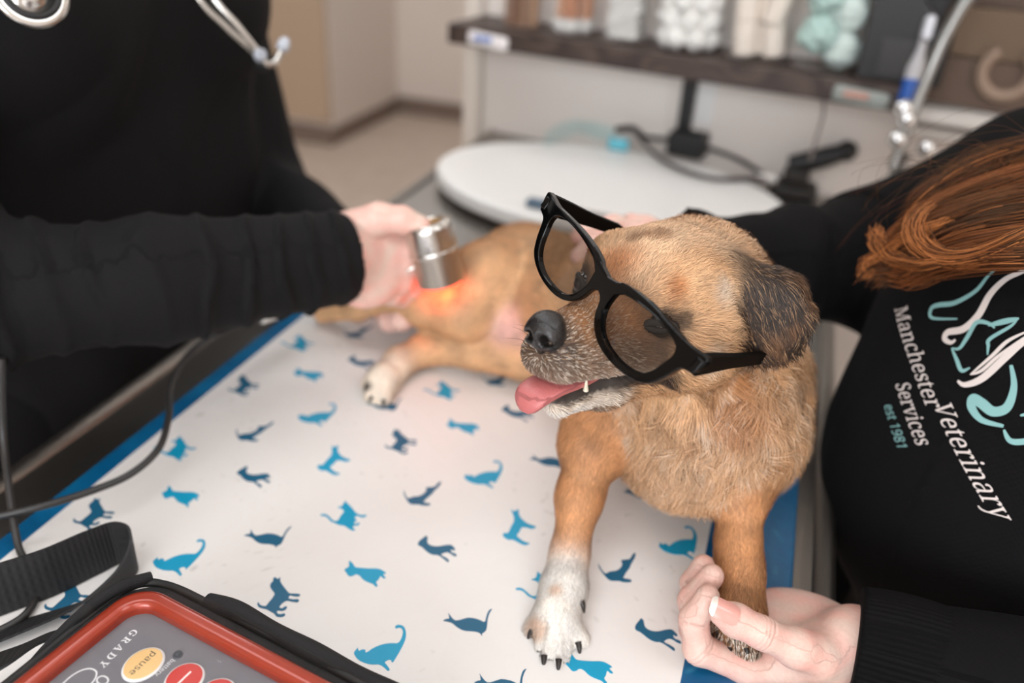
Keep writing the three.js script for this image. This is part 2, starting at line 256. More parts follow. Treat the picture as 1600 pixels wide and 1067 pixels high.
// ---------------------------------------------------------------- the dog
// head axes: HF towards the nose, HU up, HL to the dog's left; HE lies midway between the eyes
const HF = [-0.4149, 0.0897, 0.9054], HU = [-0.0307, 0.9931, -0.1128], HL = [0.9096, 0.0743, 0.4088], HE = [-0.0713, 1.1196, -0.4488];
const hd = (f, u, l) => add(add(add(HE, HF, f / 100), HU, u / 100), HL, l / 100);
const hdir = (f, u, l) => unit(add(add(add([0, 0, 0], HF, f), HU, u), HL, l));
const headOf = (p) => { const q = sub(p, HE); return [dot(q, HF) * 100, dot(q, HU) * 100, dot(q, HL) * 100]; };
const HAX = [HF, HU, HL];
const TAN = srgb(211, 165, 122), PALE = srgb(226, 187, 150), CREAM = srgb(238, 222, 204), ORANGE = srgb(198, 141, 95), DARK = srgb(50, 38, 31), GREY = srgb(134, 112, 96), WHITE = srgb(236, 229, 221), PINK = srgb(226, 178, 165), BROWN = srgb(128, 86, 52), RUST = srgb(172, 104, 52);
const DN = [0, -1, 0];
const head = [
  ell(hd(-5.8, -1.2, 0), HAX, [0.060, 0.041, 0.049], 0.02, { dir: hdir(-1, 0.1, 0.1), hl: 9, col: PALE }),
  cone(hd(-2.4, -0.1, 0), hd(-4, 0.4, 0), 0.026, 0.029, 0.02, { dir: hdir(-1, 0.3, 0), hl: 7, col: PALE }),
  cone(hd(-1.6, 0.5, 2.3), hd(-3, 1, 3), 0.014, 0.016, 0.014, { dir: hdir(-1, 0.3, 0.5), hl: 6, col: TAN }),
  cone(hd(-1.6, 0.5, -2.3), hd(-3, 1, -3), 0.014, 0.016, 0.014, { dir: hdir(-1, 0.3, -0.5), hl: 6, col: TAN }),
  cone(hd(-1, -1.9, 0), hd(5.4, -1.5, 0), 0.027, 0.0165, 0.016, { dir: hdir(-1, 0.15, 0), hl: 4, col: BROWN }),
  cone(hd(6.1, -2.3, 0.75), hd(1.0, -3.0, 2.0), 0.0115, 0.0150, 0.010, { dir: hdir(-1, -0.5, 0.4), hl: 5, col: GREY }),
  cone(hd(6.1, -2.3, -0.75), hd(1.0, -3.0, -2.0), 0.0115, 0.0150, 0.010, { dir: hdir(-1, -0.5, -0.4), hl: 5, col: GREY }),
  ell(hd(-4.2, -3.0, 3.2), HAX, [0.036, 0.028, 0.022], 0.02, { dir: hdir(-1, -0.5, 0.3), hl: 12, col: TAN }),
  ell(hd(-4.2, -3.0, -3.2), HAX, [0.036, 0.028, 0.022], 0.02, { dir: hdir(-1, -0.5, -0.3), hl: 12, col: TAN }),
  { ...ell(hd(3.6, -4.0, 0), HAX, [0.056, 0.0085, 0.042], 0.004), cut: true },
  cone(hd(5.3, -5.25, 0), hd(1, -5.5, 0), 0.0080, 0.0125, 0.008, { dir: hdir(-1, -0.4, 0), hl: 6, col: GREY }),
  cone(hd(1, -5.4, 0), hd(-4, -4.8, 0), 0.0135, 0.026, 0.012, { dir: hdir(-1, -0.5, 0), hl: 10, col: TAN }),
];
const ear = [
  cone(hd(-6.0, 0.9, 3.6), hd(-7.6, 0.6, 6.6), 0.013, 0.010, 0.012, { dir: hdir(-0.2, -0.6, 0.7), hl: 9, col: DARK }),
  ell(hd(-6.7, -1.2, 6.0), [hdir(-0.42, -0.12, 0.9), hdir(0.05, 0.99, 0.12), hdir(0.9, -0.05, 0.42)], [0.027, 0.029, 0.0085], 0.007, { dir: hdir(-0.1, -0.9, 0.45), hl: 12, col: DARK }),
  ell(hd(-9.4, -0.8, -5.2), [hdir(1, 0.3, 0), hdir(-0.3, 0.9, 0.3), hdir(0, -0.3, 1)], [0.026, 0.014, 0.006], 0.010, { dir: hdir(-1, -0.4, -0.3), hl: 10, col: DARK }),
];
const CH = [-0.03, 1.0046, -0.5557], MID = [-0.1118, 0.991, -0.6728], RUMP = [-0.2138, 0.9652, -0.7584];
const trunk = [
  cone(hd(-8, -2.2, 0), CH, 0.048, 0.062, 0.03, { dir: unit(add([0, -1, 0], HF, -0.4)), hl: 24, col: TAN }),
  ell(CH, AX, [0.066, 0.070, 0.070], 0.03, { dir: [0, -1, 0.15], hl: 24, col: TAN }),
  cone([-0.0111, 1.0078, -0.5213], [-0.0129, 0.9874, -0.5086], 0.05, 0.04, 0.03, { dir: [0, -1, 0.1], hl: 24, col: srgb(204, 162, 124) }),
  cone([0.0124, 1.0138, -0.5682], [0.0167, 0.9931, -0.5211], 0.032, 0.032, 0.03, { dir: [0.15, -1, 0], hl: 24, col: TAN }),
  cone(CH, MID, 0.068, 0.066, 0.03, { dir: unit(sub(MID, CH)), hl: 14, col: TAN }),
  cone(MID, RUMP, 0.066, 0.052, 0.03, { dir: unit(sub(RUMP, MID)), hl: 10, col: TAN }),
  cone([-0.1643, 0.9586, -0.6734], [-0.2048, 0.9544, -0.6705], 0.03, 0.024, 0.03, { dir: unit(sub(RUMP, MID)), hl: 4, col: PINK }),
];
const limb = (pts, o) => pts.slice(1).map((q, i) => cone(pts[i][0], q[0], pts[i][1], q[1], q[2] ?? 0.014, { dir: unit(sub(q[0], pts[i][0])), hl: q[3] ?? 6, col: q[4] ?? TAN, ...o }));
const toes = (base, tips, r0, r1, k, o) => tips.map((t) => cone(base, t, r0, r1, k, { dir: unit(sub(t, base)), hl: 4, ...o }));
const legs = [
  // fore leg standing clear on the mat, white from the wrist down
  ...limb([[[-0.059, 1.0056, -0.5413], 0.036], [[-0.0827, 0.9836, -0.4848], 0.0205, 0.02, 8, ORANGE], [[-0.0842, 0.9543, -0.4572], 0.0150, 0.012, 6, ORANGE], [[-0.0821, 0.9208, -0.4331], 0.0118, 0.01, 5, ORANGE], [[-0.0789, 0.9133, -0.4103], 0.0140, 0.01, 5, WHITE], [[-0.0777, 0.9053, -0.3866], 0.0165, 0.01, 5, WHITE]]),
  ...toes([-0.0789, 0.9101, -0.3892], [[-0.0906, 0.8971, -0.3778], [-0.0778, 0.8971, -0.3637], [-0.0679, 0.8979, -0.3636], [-0.0605, 0.8997, -0.3802]], 0.0115, 0.0088, 0.0025, { col: WHITE, hl: 2.6 }),
  ...[[[-0.0819, 0.9136, -0.3747], [-0.0815, 0.9047, -0.3598]], [[-0.0753, 0.9164, -0.3723], [-0.0704, 0.9039, -0.3532]], [[-0.0698, 0.9174, -0.377], [-0.0617, 0.9061, -0.362]]].map(([a, b]) => ({ ...cone(a, b, 0.0016, 0.0030, 0.004), cut: true })),
  cone([-0.0827, 0.9836, -0.4848], [-0.0806, 1.0097, -0.525], 0.0205, 0.036, 0.014, { dir: [-0.1, -1, 0.1], hl: 12, col: ORANGE }),
  // fore leg whose paw is held
  ...limb([[[0.0087, 1.0033, -0.5368], 0.036], [[0.0227, 0.9705, -0.4914], 0.0185, 0.02, 9, ORANGE], [[0.0279, 0.947, -0.4586], 0.0132, 0.012, 6, ORANGE], [[0.0318, 0.9376, -0.4446], 0.0142, 0.01, 5, ORANGE], [[0.0356, 0.9265, -0.4211], 0.0178, 0.01, 5, ORANGE]]),
  ...toes([0.0348, 0.9265, -0.4208], [[0.0263, 0.9113, -0.4091], [0.0347, 0.9117, -0.3999], [0.0441, 0.9146, -0.401], [0.051, 0.9173, -0.4143]], 0.013, 0.0095, 0.004, { col: BROWN, hl: 4.5 }),
  // upper hind leg under the laser
  ...limb([[[-0.2285, 0.9732, -0.7586], 0.050], [[-0.2417, 0.9769, -0.7026], 0.045, 0.014, 8, TAN], [[-0.25, 0.9665, -0.6637], 0.027, 0.012, 6, TAN], [[-0.2988, 0.961, -0.6694], 0.021, 0.014, 5, TAN], [[-0.3334, 0.9609, -0.6707], 0.0125, 0.01, 5, TAN], [[-0.3774, 0.935, -0.6778], 0.010, 0.01, 4, TAN], [[-0.4278, 0.913, -0.6913], 0.010, 0.01, 4, TAN]]),
  // lower hind leg stretched out on the mat
  ...limb([[[-0.1435, 0.9442, -0.6833], 0.045], [[-0.188, 0.9331, -0.663], 0.024, 0.010, 6, TAN], [[-0.2391, 0.9288, -0.6591], 0.0185, 0.006, 6, TAN], [[-0.2913, 0.9213, -0.6541], 0.0145, 0.006, 5, TAN], [[-0.307, 0.9168, -0.6285], 0.013, 0.012, 5, TAN], [[-0.3109, 0.909, -0.5986], 0.0165, 0.012, 5, CREAM]]),
  ...toes([-0.3108, 0.9133, -0.6012], [[-0.321, 0.9074, -0.5945], [-0.3124, 0.9053, -0.5814], [-0.301, 0.9049, -0.5811]], 0.012, 0.0085, 0.006, { col: CREAM }),
];
const dogPrims = [...trunk, ...legs, ...head, ...ear];
const dogField = sdf(dogPrims), headField = sdf([...trunk.slice(0, 2), ...head, ...ear]);
const dog = thing('dog', 'tan small dog wearing black-framed glasses, lying on the mat with tongue out', 'dog');
const bb = boundsOf(dogPrims, 0.012); bb[0][1] = Math.max(bb[0][1], TABLE - 0.004);
const dogGeo = netMesh((x, y, z) => Math.max(dogField(x, y, z), TABLE + 0.0008 - y), bb[0], bb[1], 0.003);
// ---- face: nose, tongue, tooth, eyes
const wet = mat(0x1d1a1a, 0.32, { clearcoat: 0.35, clearcoatRoughness: 0.3, bumpMap: dataTex(256, 256, (u, v) => { const n = 128 + 110 * pnoise(u, v, 46); return [n, n, n]; }, false), bumpScale: 0.0005 });
{
  const N = [
    ell(hd(7.00, -0.45, 0.00), HAX, [0.0097, 0.0090, 0.0109], 0.004), ell(hd(6.82, 0.06, 0.00), HAX, [0.0083, 0.0060, 0.0090], 0.005),
    ell(hd(7.09, -0.68, 0.66), HAX, [0.0078, 0.0069, 0.0048], 0.004), ell(hd(7.09, -0.68, -0.66), HAX, [0.0078, 0.0069, 0.0048], 0.004),
    cone(hd(7.28, -1.14, 0.00), hd(7.00, -1.78, 0.00), 0.0035, 0.0025, 0.004),
    { ...cone(hd(8.15, -0.59, 0.48), hd(7.0, -0.75, 0.60), 0.0026, 0.0032, 0.0035), cut: true }, { ...cone(hd(8.15, -0.59, -0.48), hd(7.0, -0.75, -0.60), 0.0026, 0.0032, 0.0035), cut: true },
    { ...cone(hd(7.83, -0.73, 0.78), hd(7.09, -0.91, 1.24), 0.0011, 0.0014, 0.0016), cut: true }, { ...cone(hd(7.83, -0.73, -0.78), hd(7.09, -0.91, -1.24), 0.0011, 0.0014, 0.0016), cut: true },
    { ...cone(hd(8.24, -0.73, 0.00), hd(7.41, -1.88, 0.00), 0.0006, 0.0006, 0.0014), cut: true },
  ];
  const b = boundsOf(N, 0.004);
  obj('nose', boxUV(netMesh(sdf(N), b[0], b[1], 0.0007), 30), wet, dog).userData.label = 'moist black nose';
  { // tongue: a closed leaf along its middle line, grooved down the centre
    const mid = new THREE.CatmullRomCurve3([hd(2.5, -3.9, 0.2), hd(4.6, -3.85, 0.1), hd(6.6, -3.9, -0.1), hd(7.7, -4.3, -0.2), hd(8.1, -5.1, -0.25)].map(V3)), n = 36, m = 24, pos = [], idx = [];
    for (let i = 0; i <= n; i++) {
      const t = i / n, c = mid.getPointAt(t).toArray(), d = mid.getTangentAt(t).toArray(), side = unit(sub(HL, d.map((x) => x * dot(HL, d)))), up = cross(side, d);
      const w = 0.0128 * Math.sqrt(Math.max(0, 1 - ((t - 0.45) / 0.56) ** 4)) * (t > 0.45 ? 1 : mix(0.85, 1, t / 0.45)), th = 0.0032 * Math.sqrt(Math.max(0.0001, 1 - Math.max(0, (t - 0.7) / 0.31) ** 3));
      for (let j = 0; j < m; j++) { const a = j / m * Math.PI * 2, x = Math.cos(a), y = Math.sin(a); const groove = y > 0 ? -0.0026 * Math.exp(-((x / 0.22) ** 2)) + 0.0012 * x * x : 0.0008 * x * x; const q = add(add(c, side, x * w), up, Math.sign(y) * Math.abs(y) ** 0.7 * th + groove); pos.push(...q); }
    }
    for (let i = 0; i < n; i++) for (let j = 0; j < m; j++) { const a = i * m + j, b = i * m + (j + 1) % m; idx.push(a, b, a + m, b, b + m, a + m); }
    const g = new THREE.BufferGeometry(); g.setAttribute('position', new THREE.Float32BufferAttribute(pos, 3)); g.setIndex(idx); g.computeVertexNormals();
    obj('tongue', boxUV(g, 25), mat(0xbf6a68, 0.42, { clearcoat: 0.2, clearcoatRoughness: 0.35, bumpMap: dataTex(256, 256, (u, v) => { const k = 128 + 100 * pnoise(u, v, 70); return [k, k, k]; }, false), bumpScale: 0.0003 }), dog).userData.label = 'pink lolling tongue';
  }
  for (const [f, l] of [[4.6, 1.35], [4.6, -1.35]]) obj('tooth', tube([hd(f, -4.3, l), hd(f + 0.1, -3.8, l * 1.04), hd(f + 0.05, -3.45, l)], (t) => 0.0013 * (1 - t) + 0.0004, 10, 12), mat(0xe9dfc8, 0.3), dog);
  const eyeMat = mat(0x140d09, 0.06, { clearcoat: 1, clearcoatRoughness: 0.03 });
  for (const [s, c, open] of [[1, hd(-0.1, -0.95, 2.75), 0.0022], [-1, hd(-0.35, -0.15, -2.95), 0.0055]]) {
    obj('eye', new THREE.SphereGeometry(0.0086, 32, 20).translate(...c), eyeMat, dog);
    const n = hdir(0.75, 0.1, 0.65 * s), a = unit(cross(HU, n)), up = unit(cross(n, a)), ring = [];
    for (let i = 0; i < 28; i++) { const t = i / 28 * Math.PI * 2; const x = Math.cos(t) * 0.0086, y = Math.sin(t) * open; ring.push(add(add(add(c, a, x), up, y), n, 0.0066 - Math.abs(x) * 0.22)); }
    obj('eyelid', tube(ring, open < 0.004 ? 0.0026 : 0.0017, 8, 80, true), mat(0x1c1512, 0.5), dog);
  }
}
// ---- the glasses it wears
const GX = [0.7464, -0.2536, 0.6153], GY = [0.4223, 0.8951, -0.1433], GZ = [-0.5144, 0.3667, 0.7752];
const GO = add([-0.0715, 1.1431, -0.4086], GX, -0.0038), GM = frame(GO, GX, GY, GZ);
const glasses = thing('glasses', 'glossy black thick-framed glasses with smoky lenses worn askew by the dog', 'glasses');
{
  const half = [[0, 5], [8, 7], [12, 9.5], [23, 12], [38, 13], [56, 12.2], [68, 11.4], [76, 12.5], [82.5, 13], [83.5, 9], [81.5, 1], [79, -0.5], [74, -2.5], [71.5, -8], [69, -15], [64, -23], [55, -28.2], [42, -31], [27, -30.5], [16, -26.5], [8.5, -19], [4.5, -9], [0, -6]];
  const hole = [[10.5, 1], [18, 6], [34, 9.2], [50, 9.6], [63, 6.8], [66.5, 1], [65, -7], [61.5, -17], [55, -23.6], [44, -27.2], [30, -27.2], [20, -24], [13.5, -18], [10, -9]];
  const S = 0.00091, vec = (l, s = 1) => l.map(([x, y]) => new THREE.Vector2(x * S * s, y * S));
  const ringOf = (l) => { const c = new THREE.SplineCurve(vec([...l, l[0]])); return c.getPoints(l.length * 5).slice(0, -1); };
  const shape = new THREE.Shape(), right = vec(half), left = vec(half, -1).reverse();
  shape.moveTo(right[0].x, right[0].y); const cv = new THREE.SplineCurve(right), cl = new THREE.SplineCurve(left);
  for (const p of cv.getPoints(140).slice(1)) shape.lineTo(p.x, p.y);
  for (const p of cl.getPoints(140).slice(1, -1)) shape.lineTo(p.x, p.y);
  const holeR = ringOf(hole), holeL = holeR.map((p) => new THREE.Vector2(-p.x, p.y));
  for (const h of [holeR, holeL]) shape.holes.push(new THREE.Path(h));
  const bend = (g) => { const P = g.attributes.position; for (let i = 0; i < P.count; i++) { const x = P.getX(i); P.setZ(i, P.getZ(i) - x * x * 0.9); } g.computeVertexNormals(); return g; };
  const fg = new THREE.ExtrudeGeometry(shape, { depth: 0.0028, bevelEnabled: true, bevelThickness: 0.0009, bevelSize: 0.0009, bevelOffset: -0.0009, bevelSegments: 3, curveSegments: 4 });
  const black = mat(0x060606, 0.14, { specularIntensity: 0.6 }), armBlack = mat(0x070707, 0.55, { specularIntensity: 0.1 });
  obj('frame_front', toCreasedNormals(bend(fg), 0.6).applyMatrix4(GM), black, glasses);
  const smoke = new THREE.MeshPhysicalMaterial({ color: lin([0.40, 0.375, 0.35]), roughness: 0.03, transmission: 1, thickness: 0, ior: 1.5 });
  for (const h of [holeR, holeL]) {
    const g = new THREE.ShapeGeometry(new THREE.Shape(h.map((p) => p.clone())), 2), P = g.attributes.position;
    for (let i = 0; i < P.count; i++) P.setZ(i, 0.0012 - P.getX(i) ** 2 * 0.9);
    g.computeVertexNormals(); obj('lens', g.applyMatrix4(GM), smoke, glasses).userData.label = 'smoky grey lens';
  }
  const loc = (x, y, z) => add(add(add(GO, GX, x * S), GY, y * S), GZ, z * S);
  for (const [s, end] of [[1, [0.0282, 1.0658, -0.515]], [-1, [-0.0803, 1.1017, -0.5859]]]) {
    const a = loc(79.5 * s, 6, -4), d = unit(sub(end, a)), up = unit(sub(GY, d.map((c) => c * dot(GY, d)))), side = cross(d, up), L = s > 0 ? 0.128 : 0.135, hook = s > 0 ? 0 : 0.018;
    const g = new THREE.BoxGeometry(L, 1, 1, 24, 2, 2), P = g.attributes.position;
    for (let i = 0; i < P.count; i++) { const t = P.getX(i) / L + 0.5, h = mix(0.0125, 0.0085, sstep(0, 0.5, t)), w = mix(0.0042, 0.003, t); P.setXYZ(i, t * L, P.getY(i) * h - hook * Math.max(0, t - 0.72) ** 1.3 * 4, P.getZ(i) * w); }
    g.computeVertexNormals();
    obj('temple_arm', toCreasedNormals(g, 0.5).applyMatrix4(frame(a, d, up, side)), armBlack, glasses);
    obj('hinge', rbox(0.009, 0.0075, 0.0045, 0.001).applyMatrix4(frame(add(a, d, 0.001), d, up, side)), black, glasses);
  }
}
// ---- coat: colour of the hair at a point, how long it is and which way it lies
const furProbe = (p) => {
  let W = 0, hl = 0; const col = [0, 0, 0], dir = [0, 0, 0];
  for (const q of dogPrims) {
    if (q.cut) continue;
    const e = primDist(q, p[0], p[1], p[2]); if (e > 0.05) continue;
    const w = Math.exp(-Math.max(0, e + 0.002) / 0.0035) + 1e-9;
    W += w; hl += w * q.hl; for (let i = 0; i < 3; i++) { col[i] += w * q.col[i]; dir[i] += w * q.dir[i]; }
  }
  if (!W) return { hl: 6, col: TAN, dir: [0, -1, 0] };
  return { hl: hl / W, col: col.map((c) => c / W), dir: unit(dir) };
};
const SPOT_A = [-0.3171, 0.9156, -0.6006], SPOT_B = [-0.3157, 0.9098, -0.5855], SPOT_C = [-0.3297, 0.9168, -0.6095];
const HELD_TOES = [0.0392, 0.9126, -0.4019], TOE_TAN = [-0.088, 0.908, -0.373], PAW_TAN = [-0.0811, 0.9231, -0.3962], RUFF_DARK = [0.0351, 1.0184, -0.5419];
const near = (p, q, r, s = 0.5) => 1 - sstep(r * (1 - s), r, Math.hypot(p[0] - q[0], p[1] - q[1], p[2] - q[2]));
function coat(p, base) {
  const [F, U, L] = headOf(p), s = fbm(p[0] * 55, p[1] * 55, p[2] * 55, 3), t = noise(p[0] * 190, p[1] * 60, p[2] * 190);
  let c = base, inHead = F > -9 && F < 9 && U > -6 && U < 6 && Math.abs(L) < 7;
  if (inHead) {
    // muzzle: tan bridge, grizzled sides, pale lips and chin
    const mz = sstep(0.2, 2.2, F);
    if (mz > 0) {
      let m = mix3(ORANGE, BROWN, sstep(1, 5, F) * 0.75);
      m = mix3(m, GREY, sstep(-0.4, -2.2, U) * 0.8);
      m = mix3(m, CREAM, sstep(-2.6, -3.5, U) * 0.75 * (0.6 + 0.8 * clamp(t + 0.5)));
      m = mix3(m, WHITE, sstep(-5.2, -5.6, U) * 0.9 * sstep(2.5, 4.2, F));
      m = mix3(m, DARK, sstep(5.4, 6.6, F) * sstep(-3.2, -1.2, U) * 0.85);
      c = mix3(c, m, mz);
    }
    for (const e of [1, -1]) { const d = e > 0 ? Math.hypot(F + 0.1, U + 0.95, L - 2.75) : Math.hypot(F + 0.35, U + 0.15, L + 2.95); c = mix3(c, DARK, (1 - sstep(0.75, e > 0 ? 1.2 : 1.6, d)) * 0.85); }
    // dark corner of the near eye, rusty brow and temple, brown forehead mark, pale patch before the ear
    c = mix3(c, DARK, near([F, U, L], [-0.6, -0.5, 3.7], 0.6) * 0.7);
    c = mix3(c, RUST, near([F, U, L], [-0.2, 1.6, -0.8], 2.2, 0.9) * 0.8);
    c = mix3(c, RUST, near([F, U * 0.6, L], [-0.5, 0.7, 3.0], 1.0, 0.9) * 0.8);
    { const a = clamp(((F + 2.0) * -0.7 + (U - 2.7) * 0.6 + (L + 1.2) * 1.5) / 3.1), d = Math.hypot(F + 2.0 + 0.7 * a, U - 2.7 - 0.6 * a, L + 1.2 - 1.5 * a); c = mix3(c, BROWN, (1 - sstep(0.0, 0.95, d + 0.4 * t)) * 0.8); }
    c = mix3(c, CREAM, near([F, U, L], [-3.2, 0.9, 4.8], 1.5, 0.9) * 0.65);
    c = mix3(c, CREAM, near([F, U, L], [-1.9, -3.0, 5.0], 1.6, 0.8) * 0.4);
    // lips are dark, the gape black
    const lip = 1 - sstep(0.85, 1.05, Math.abs(U + 4.2)); if (F > -2 && F < 7.6) c = mix3(c, srgb(30, 22, 20), lip * (1 - sstep(3.4, 4.2, Math.abs(L))) * 0.95);
  }
  { const e = Math.hypot((F + 6.8) / 3.0, (U + 1.3) / 3.4, (L - 6.4) / 3.0); c = mix3(c, mix3(DARK, BROWN, clamp(0.08 + 1.2 * s)), 1 - sstep(0.85, 1.15, e + 0.25 * t)); }
  c = mix3(c, DARK, near(p, RUFF_DARK, 0.06, 0.8) * clamp(0.25 + 1.4 * noise(p[0] * 70, p[1] * 25, p[2] * 70)));
  c = mix3(c, mix3(RUST, DARK, clamp(0.9 * t)), near([F, U, L], [-7.2, -7.0, 5.0], 3.2, 0.8) * clamp(0.55 + 0.9 * s));
  c = mix3(c, ORANGE, near(p, TOE_TAN, 0.012, 0.6) * 0.6); c = mix3(c, ORANGE, near(p, PAW_TAN, 0.007, 0.7) * 0.6);
  c = mix3(c, DARK, near(p, SPOT_A, 0.011, 0.4)); c = mix3(c, DARK, near(p, SPOT_B, 0.010, 0.4)); c = mix3(c, DARK, near(p, SPOT_C, 0.010, 0.4));
  const k = 1 + 0.5 * s; return [c[0] * k, c[1] * k * (1 - 0.04 * s), c[2] * k * (1 - 0.1 * s)];
}
{
  colourBy(dogGeo, (p) => coat(p, furProbe(p).col));
  const hide = new THREE.MeshPhysicalMaterial({ vertexColors: true, roughness: 0.85 });
  obj('body', dogGeo, hide, dog);
  const P = dogGeo.attributes.position.array, N = dogGeo.attributes.normal.array, I = dogGeo.index.array;
  const pos = [], nor = [], col = [], idx = [], EYE = [0, 1.34, 0];
  const strand = (p, n, d, L, w, lift, c) => {
    let t = unit(sub(d, n.map((x) => x * dot(d, n)))); const s = unit(cross(t, n)), b = pos.length / 3;
    const m = add(add(p, t, L * 0.5), n, lift * L * 0.5), e = add(add(p, t, L * 0.97), n, lift * L * 0.45 - L * 0.05);
    const r = add(p, n, -0.0006);
    for (const [q, h] of [[r, w], [m, w * 0.8]]) for (const g of [-1, 1]) { pos.push(q[0] + s[0] * g * h, q[1] + s[1] * g * h, q[2] + s[2] * g * h); const v = unit(add(n, s, g * 0.35)); nor.push(...v); col.push(...c); }
    pos.push(...e); nor.push(...n); col.push(...c.map((x) => Math.min(0.9, x * 1.1)));
    idx.push(b, b + 1, b + 2, b + 2, b + 1, b + 3, b + 2, b + 3, b + 4);
  };
  for (let i = 0; i < I.length; i += 3) {
    const [a, b, c] = [I[i] * 3, I[i + 1] * 3, I[i + 2] * 3];
    const A = [P[a], P[a + 1], P[a + 2]], B = [P[b], P[b + 1], P[b + 2]], C = [P[c], P[c + 1], P[c + 2]];
    const area = len(cross(sub(B, A), sub(C, A))) / 2 * 1e4;
    const mid = [(A[0] + B[0] + C[0]) / 3, (A[1] + B[1] + C[1]) / 3, (A[2] + B[2] + C[2]) / 3];
    if (mid[1] < TABLE + 0.002) continue;
    const seen = dot([N[a], N[a + 1], N[a + 2]], unit(sub(EYE, mid))), far = len(sub(EYE, mid));
    const [F, U, L0] = headOf(mid);
    if (Math.abs(F - 4) < 4.6 && Math.abs(U + 4.2) < 0.95 && Math.abs(L0) < 3.4) continue;       // no hair in the gape
    const dens = (far > 0.72 ? 70 : F > -9 ? 210 : 150) * (seen > -0.25 ? 1 : 0.3);
    let n = area * dens; n = Math.floor(n) + (rnd() < n % 1 ? 1 : 0); if (!n) continue;
    const pr = furProbe(mid);
    for (let k = 0; k < n; k++) {
      let u = rnd(), v = rnd(); if (u + v > 1) { u = 1 - u; v = 1 - v; } const w = 1 - u - v;
      const p = [A[0] * w + B[0] * u + C[0] * v, A[1] * w + B[1] * u + C[1] * v, A[2] * w + B[2] * u + C[2] * v];
      const nn = unit([N[a] * w + N[b] * u + N[c] * v, N[a + 1] * w + N[b + 1] * u + N[c + 1] * v, N[a + 2] * w + N[b + 2] * u + N[c + 2] * v]);
      const q = 75, wob = [noise(p[0] * q, p[1] * q, p[2] * q), noise(p[0] * q + 31, p[1] * q, p[2] * q), noise(p[0] * q, p[1] * q + 57, p[2] * q)];
      const loose = clamp((pr.hl - 5) / 15);
      const d = [0, 1, 2].map((j) => pr.dir[j] + wob[j] * (0.5 + 0.9 * loose) + (rnd() - 0.5) * (0.35 + 0.25 * loose));
      let cc = coat(p, pr.col), br = 0.72 + 0.6 * rnd();
      if (pr.hl > 15) { const s2 = noise(p[0] * 190, p[1] * 50, p[2] * 190) + 0.35 * (rnd() - 0.5); cc = s2 > 0.12 ? mix3(cc, CREAM, clamp((s2 - 0.12) * 3) * 0.38) : s2 < -0.2 ? mix3(cc, BROWN, clamp((-0.2 - s2) * 3) * 0.8) : cc; }
      if (cc[0] < 0.12 && rnd() < 0.16) cc = mix3(cc, TAN, 0.35);
      if (near(p, HELD_TOES, 0.026, 0.3) > 0.3) { const z = rnd(); cc = z < 0.4 ? DARK : z < 0.7 ? CREAM : cc; }
      if (F > 2 && rnd() < 0.22) cc = mix3(cc, CREAM, 0.5);
      strand(p, nn, d, pr.hl / 1000 * (0.55 + 0.75 * rnd()), 0.00017 + 0.00012 * rnd(), 0.25 + 0.25 * rnd() + 0.22 * loose, cc.map((x) => x * br));
    }
  }
  const g = new THREE.BufferGeometry();
  g.setAttribute('position', new THREE.Float32BufferAttribute(pos, 3)); g.setAttribute('normal', new THREE.Float32BufferAttribute(nor, 3)); g.setAttribute('color', new THREE.Float32BufferAttribute(col, 3)); g.setIndex(idx);
  console.log('hairs', idx.length / 9);
  const f = obj('fur', g, new THREE.MeshPhysicalMaterial({ vertexColors: true, roughness: 0.6, side: THREE.DoubleSide }), dog); f.userData.kind = 'stuff';
  // whiskers
  const wm = mat(0x3a2c22, 0.5);
  for (const s of [1, -1]) for (let i = 0; i < 6; i++) { const o = hd(5.6 - i * 0.35, -2.1 - (i % 3) * 0.4, s * 1.9), e = add(o, hdir(-0.3 + 0.25 * (i % 2), -0.15 * (i % 3), s), 0.026 + 0.004 * (i % 3)); obj('whisker', tube([o, add(add(o, sub(e, o), 0.5), HU, 0.002), e], (t) => 0.00016 * (1 - t) + 0.00003, 5, 8), wm, dog); }
}
// ---- claws
{
  const cm = mat(0x241d1a, 0.35);
  const claws = [[[-0.0897, 0.9037, -0.3736], [-0.0914, 0.8989, -0.369]], [[-0.0769, 0.903, -0.3578], [-0.0753, 0.8975, -0.3526]], [[-0.0671, 0.9038, -0.3577], [-0.0656, 0.8983, -0.3525]], [[-0.0589, 0.9051, -0.3743], [-0.0559, 0.8984, -0.37]], [[-0.064, 0.9165, -0.3976], [-0.0605, 0.9092, -0.3955]],
    [[0.0262, 0.9202, -0.4036], [0.0264, 0.9134, -0.3984]], [[0.0341, 0.9181, -0.3939], [0.0349, 0.9118, -0.3892]], [[0.0438, 0.921, -0.3951], [0.0457, 0.9147, -0.3919]], [[0.0509, 0.9239, -0.4098], [0.0544, 0.9172, -0.4069]],
    [[-0.3195, 0.9096, -0.5878], [-0.3232, 0.9057, -0.5844]], [[-0.3094, 0.9082, -0.5745], [-0.3115, 0.9028, -0.5706]], [[-0.2975, 0.9078, -0.5743], [-0.2968, 0.9022, -0.5712]]];
  for (const [a, b] of claws) { const m = add(add(a, sub(b, a), 0.5), [0, 1, 0], 0.0016); obj('claw', tube([a, m, b], (t) => 0.0021 * (1 - t) ** 0.7 + 0.0003, 9, 10), cm, dog); }
}
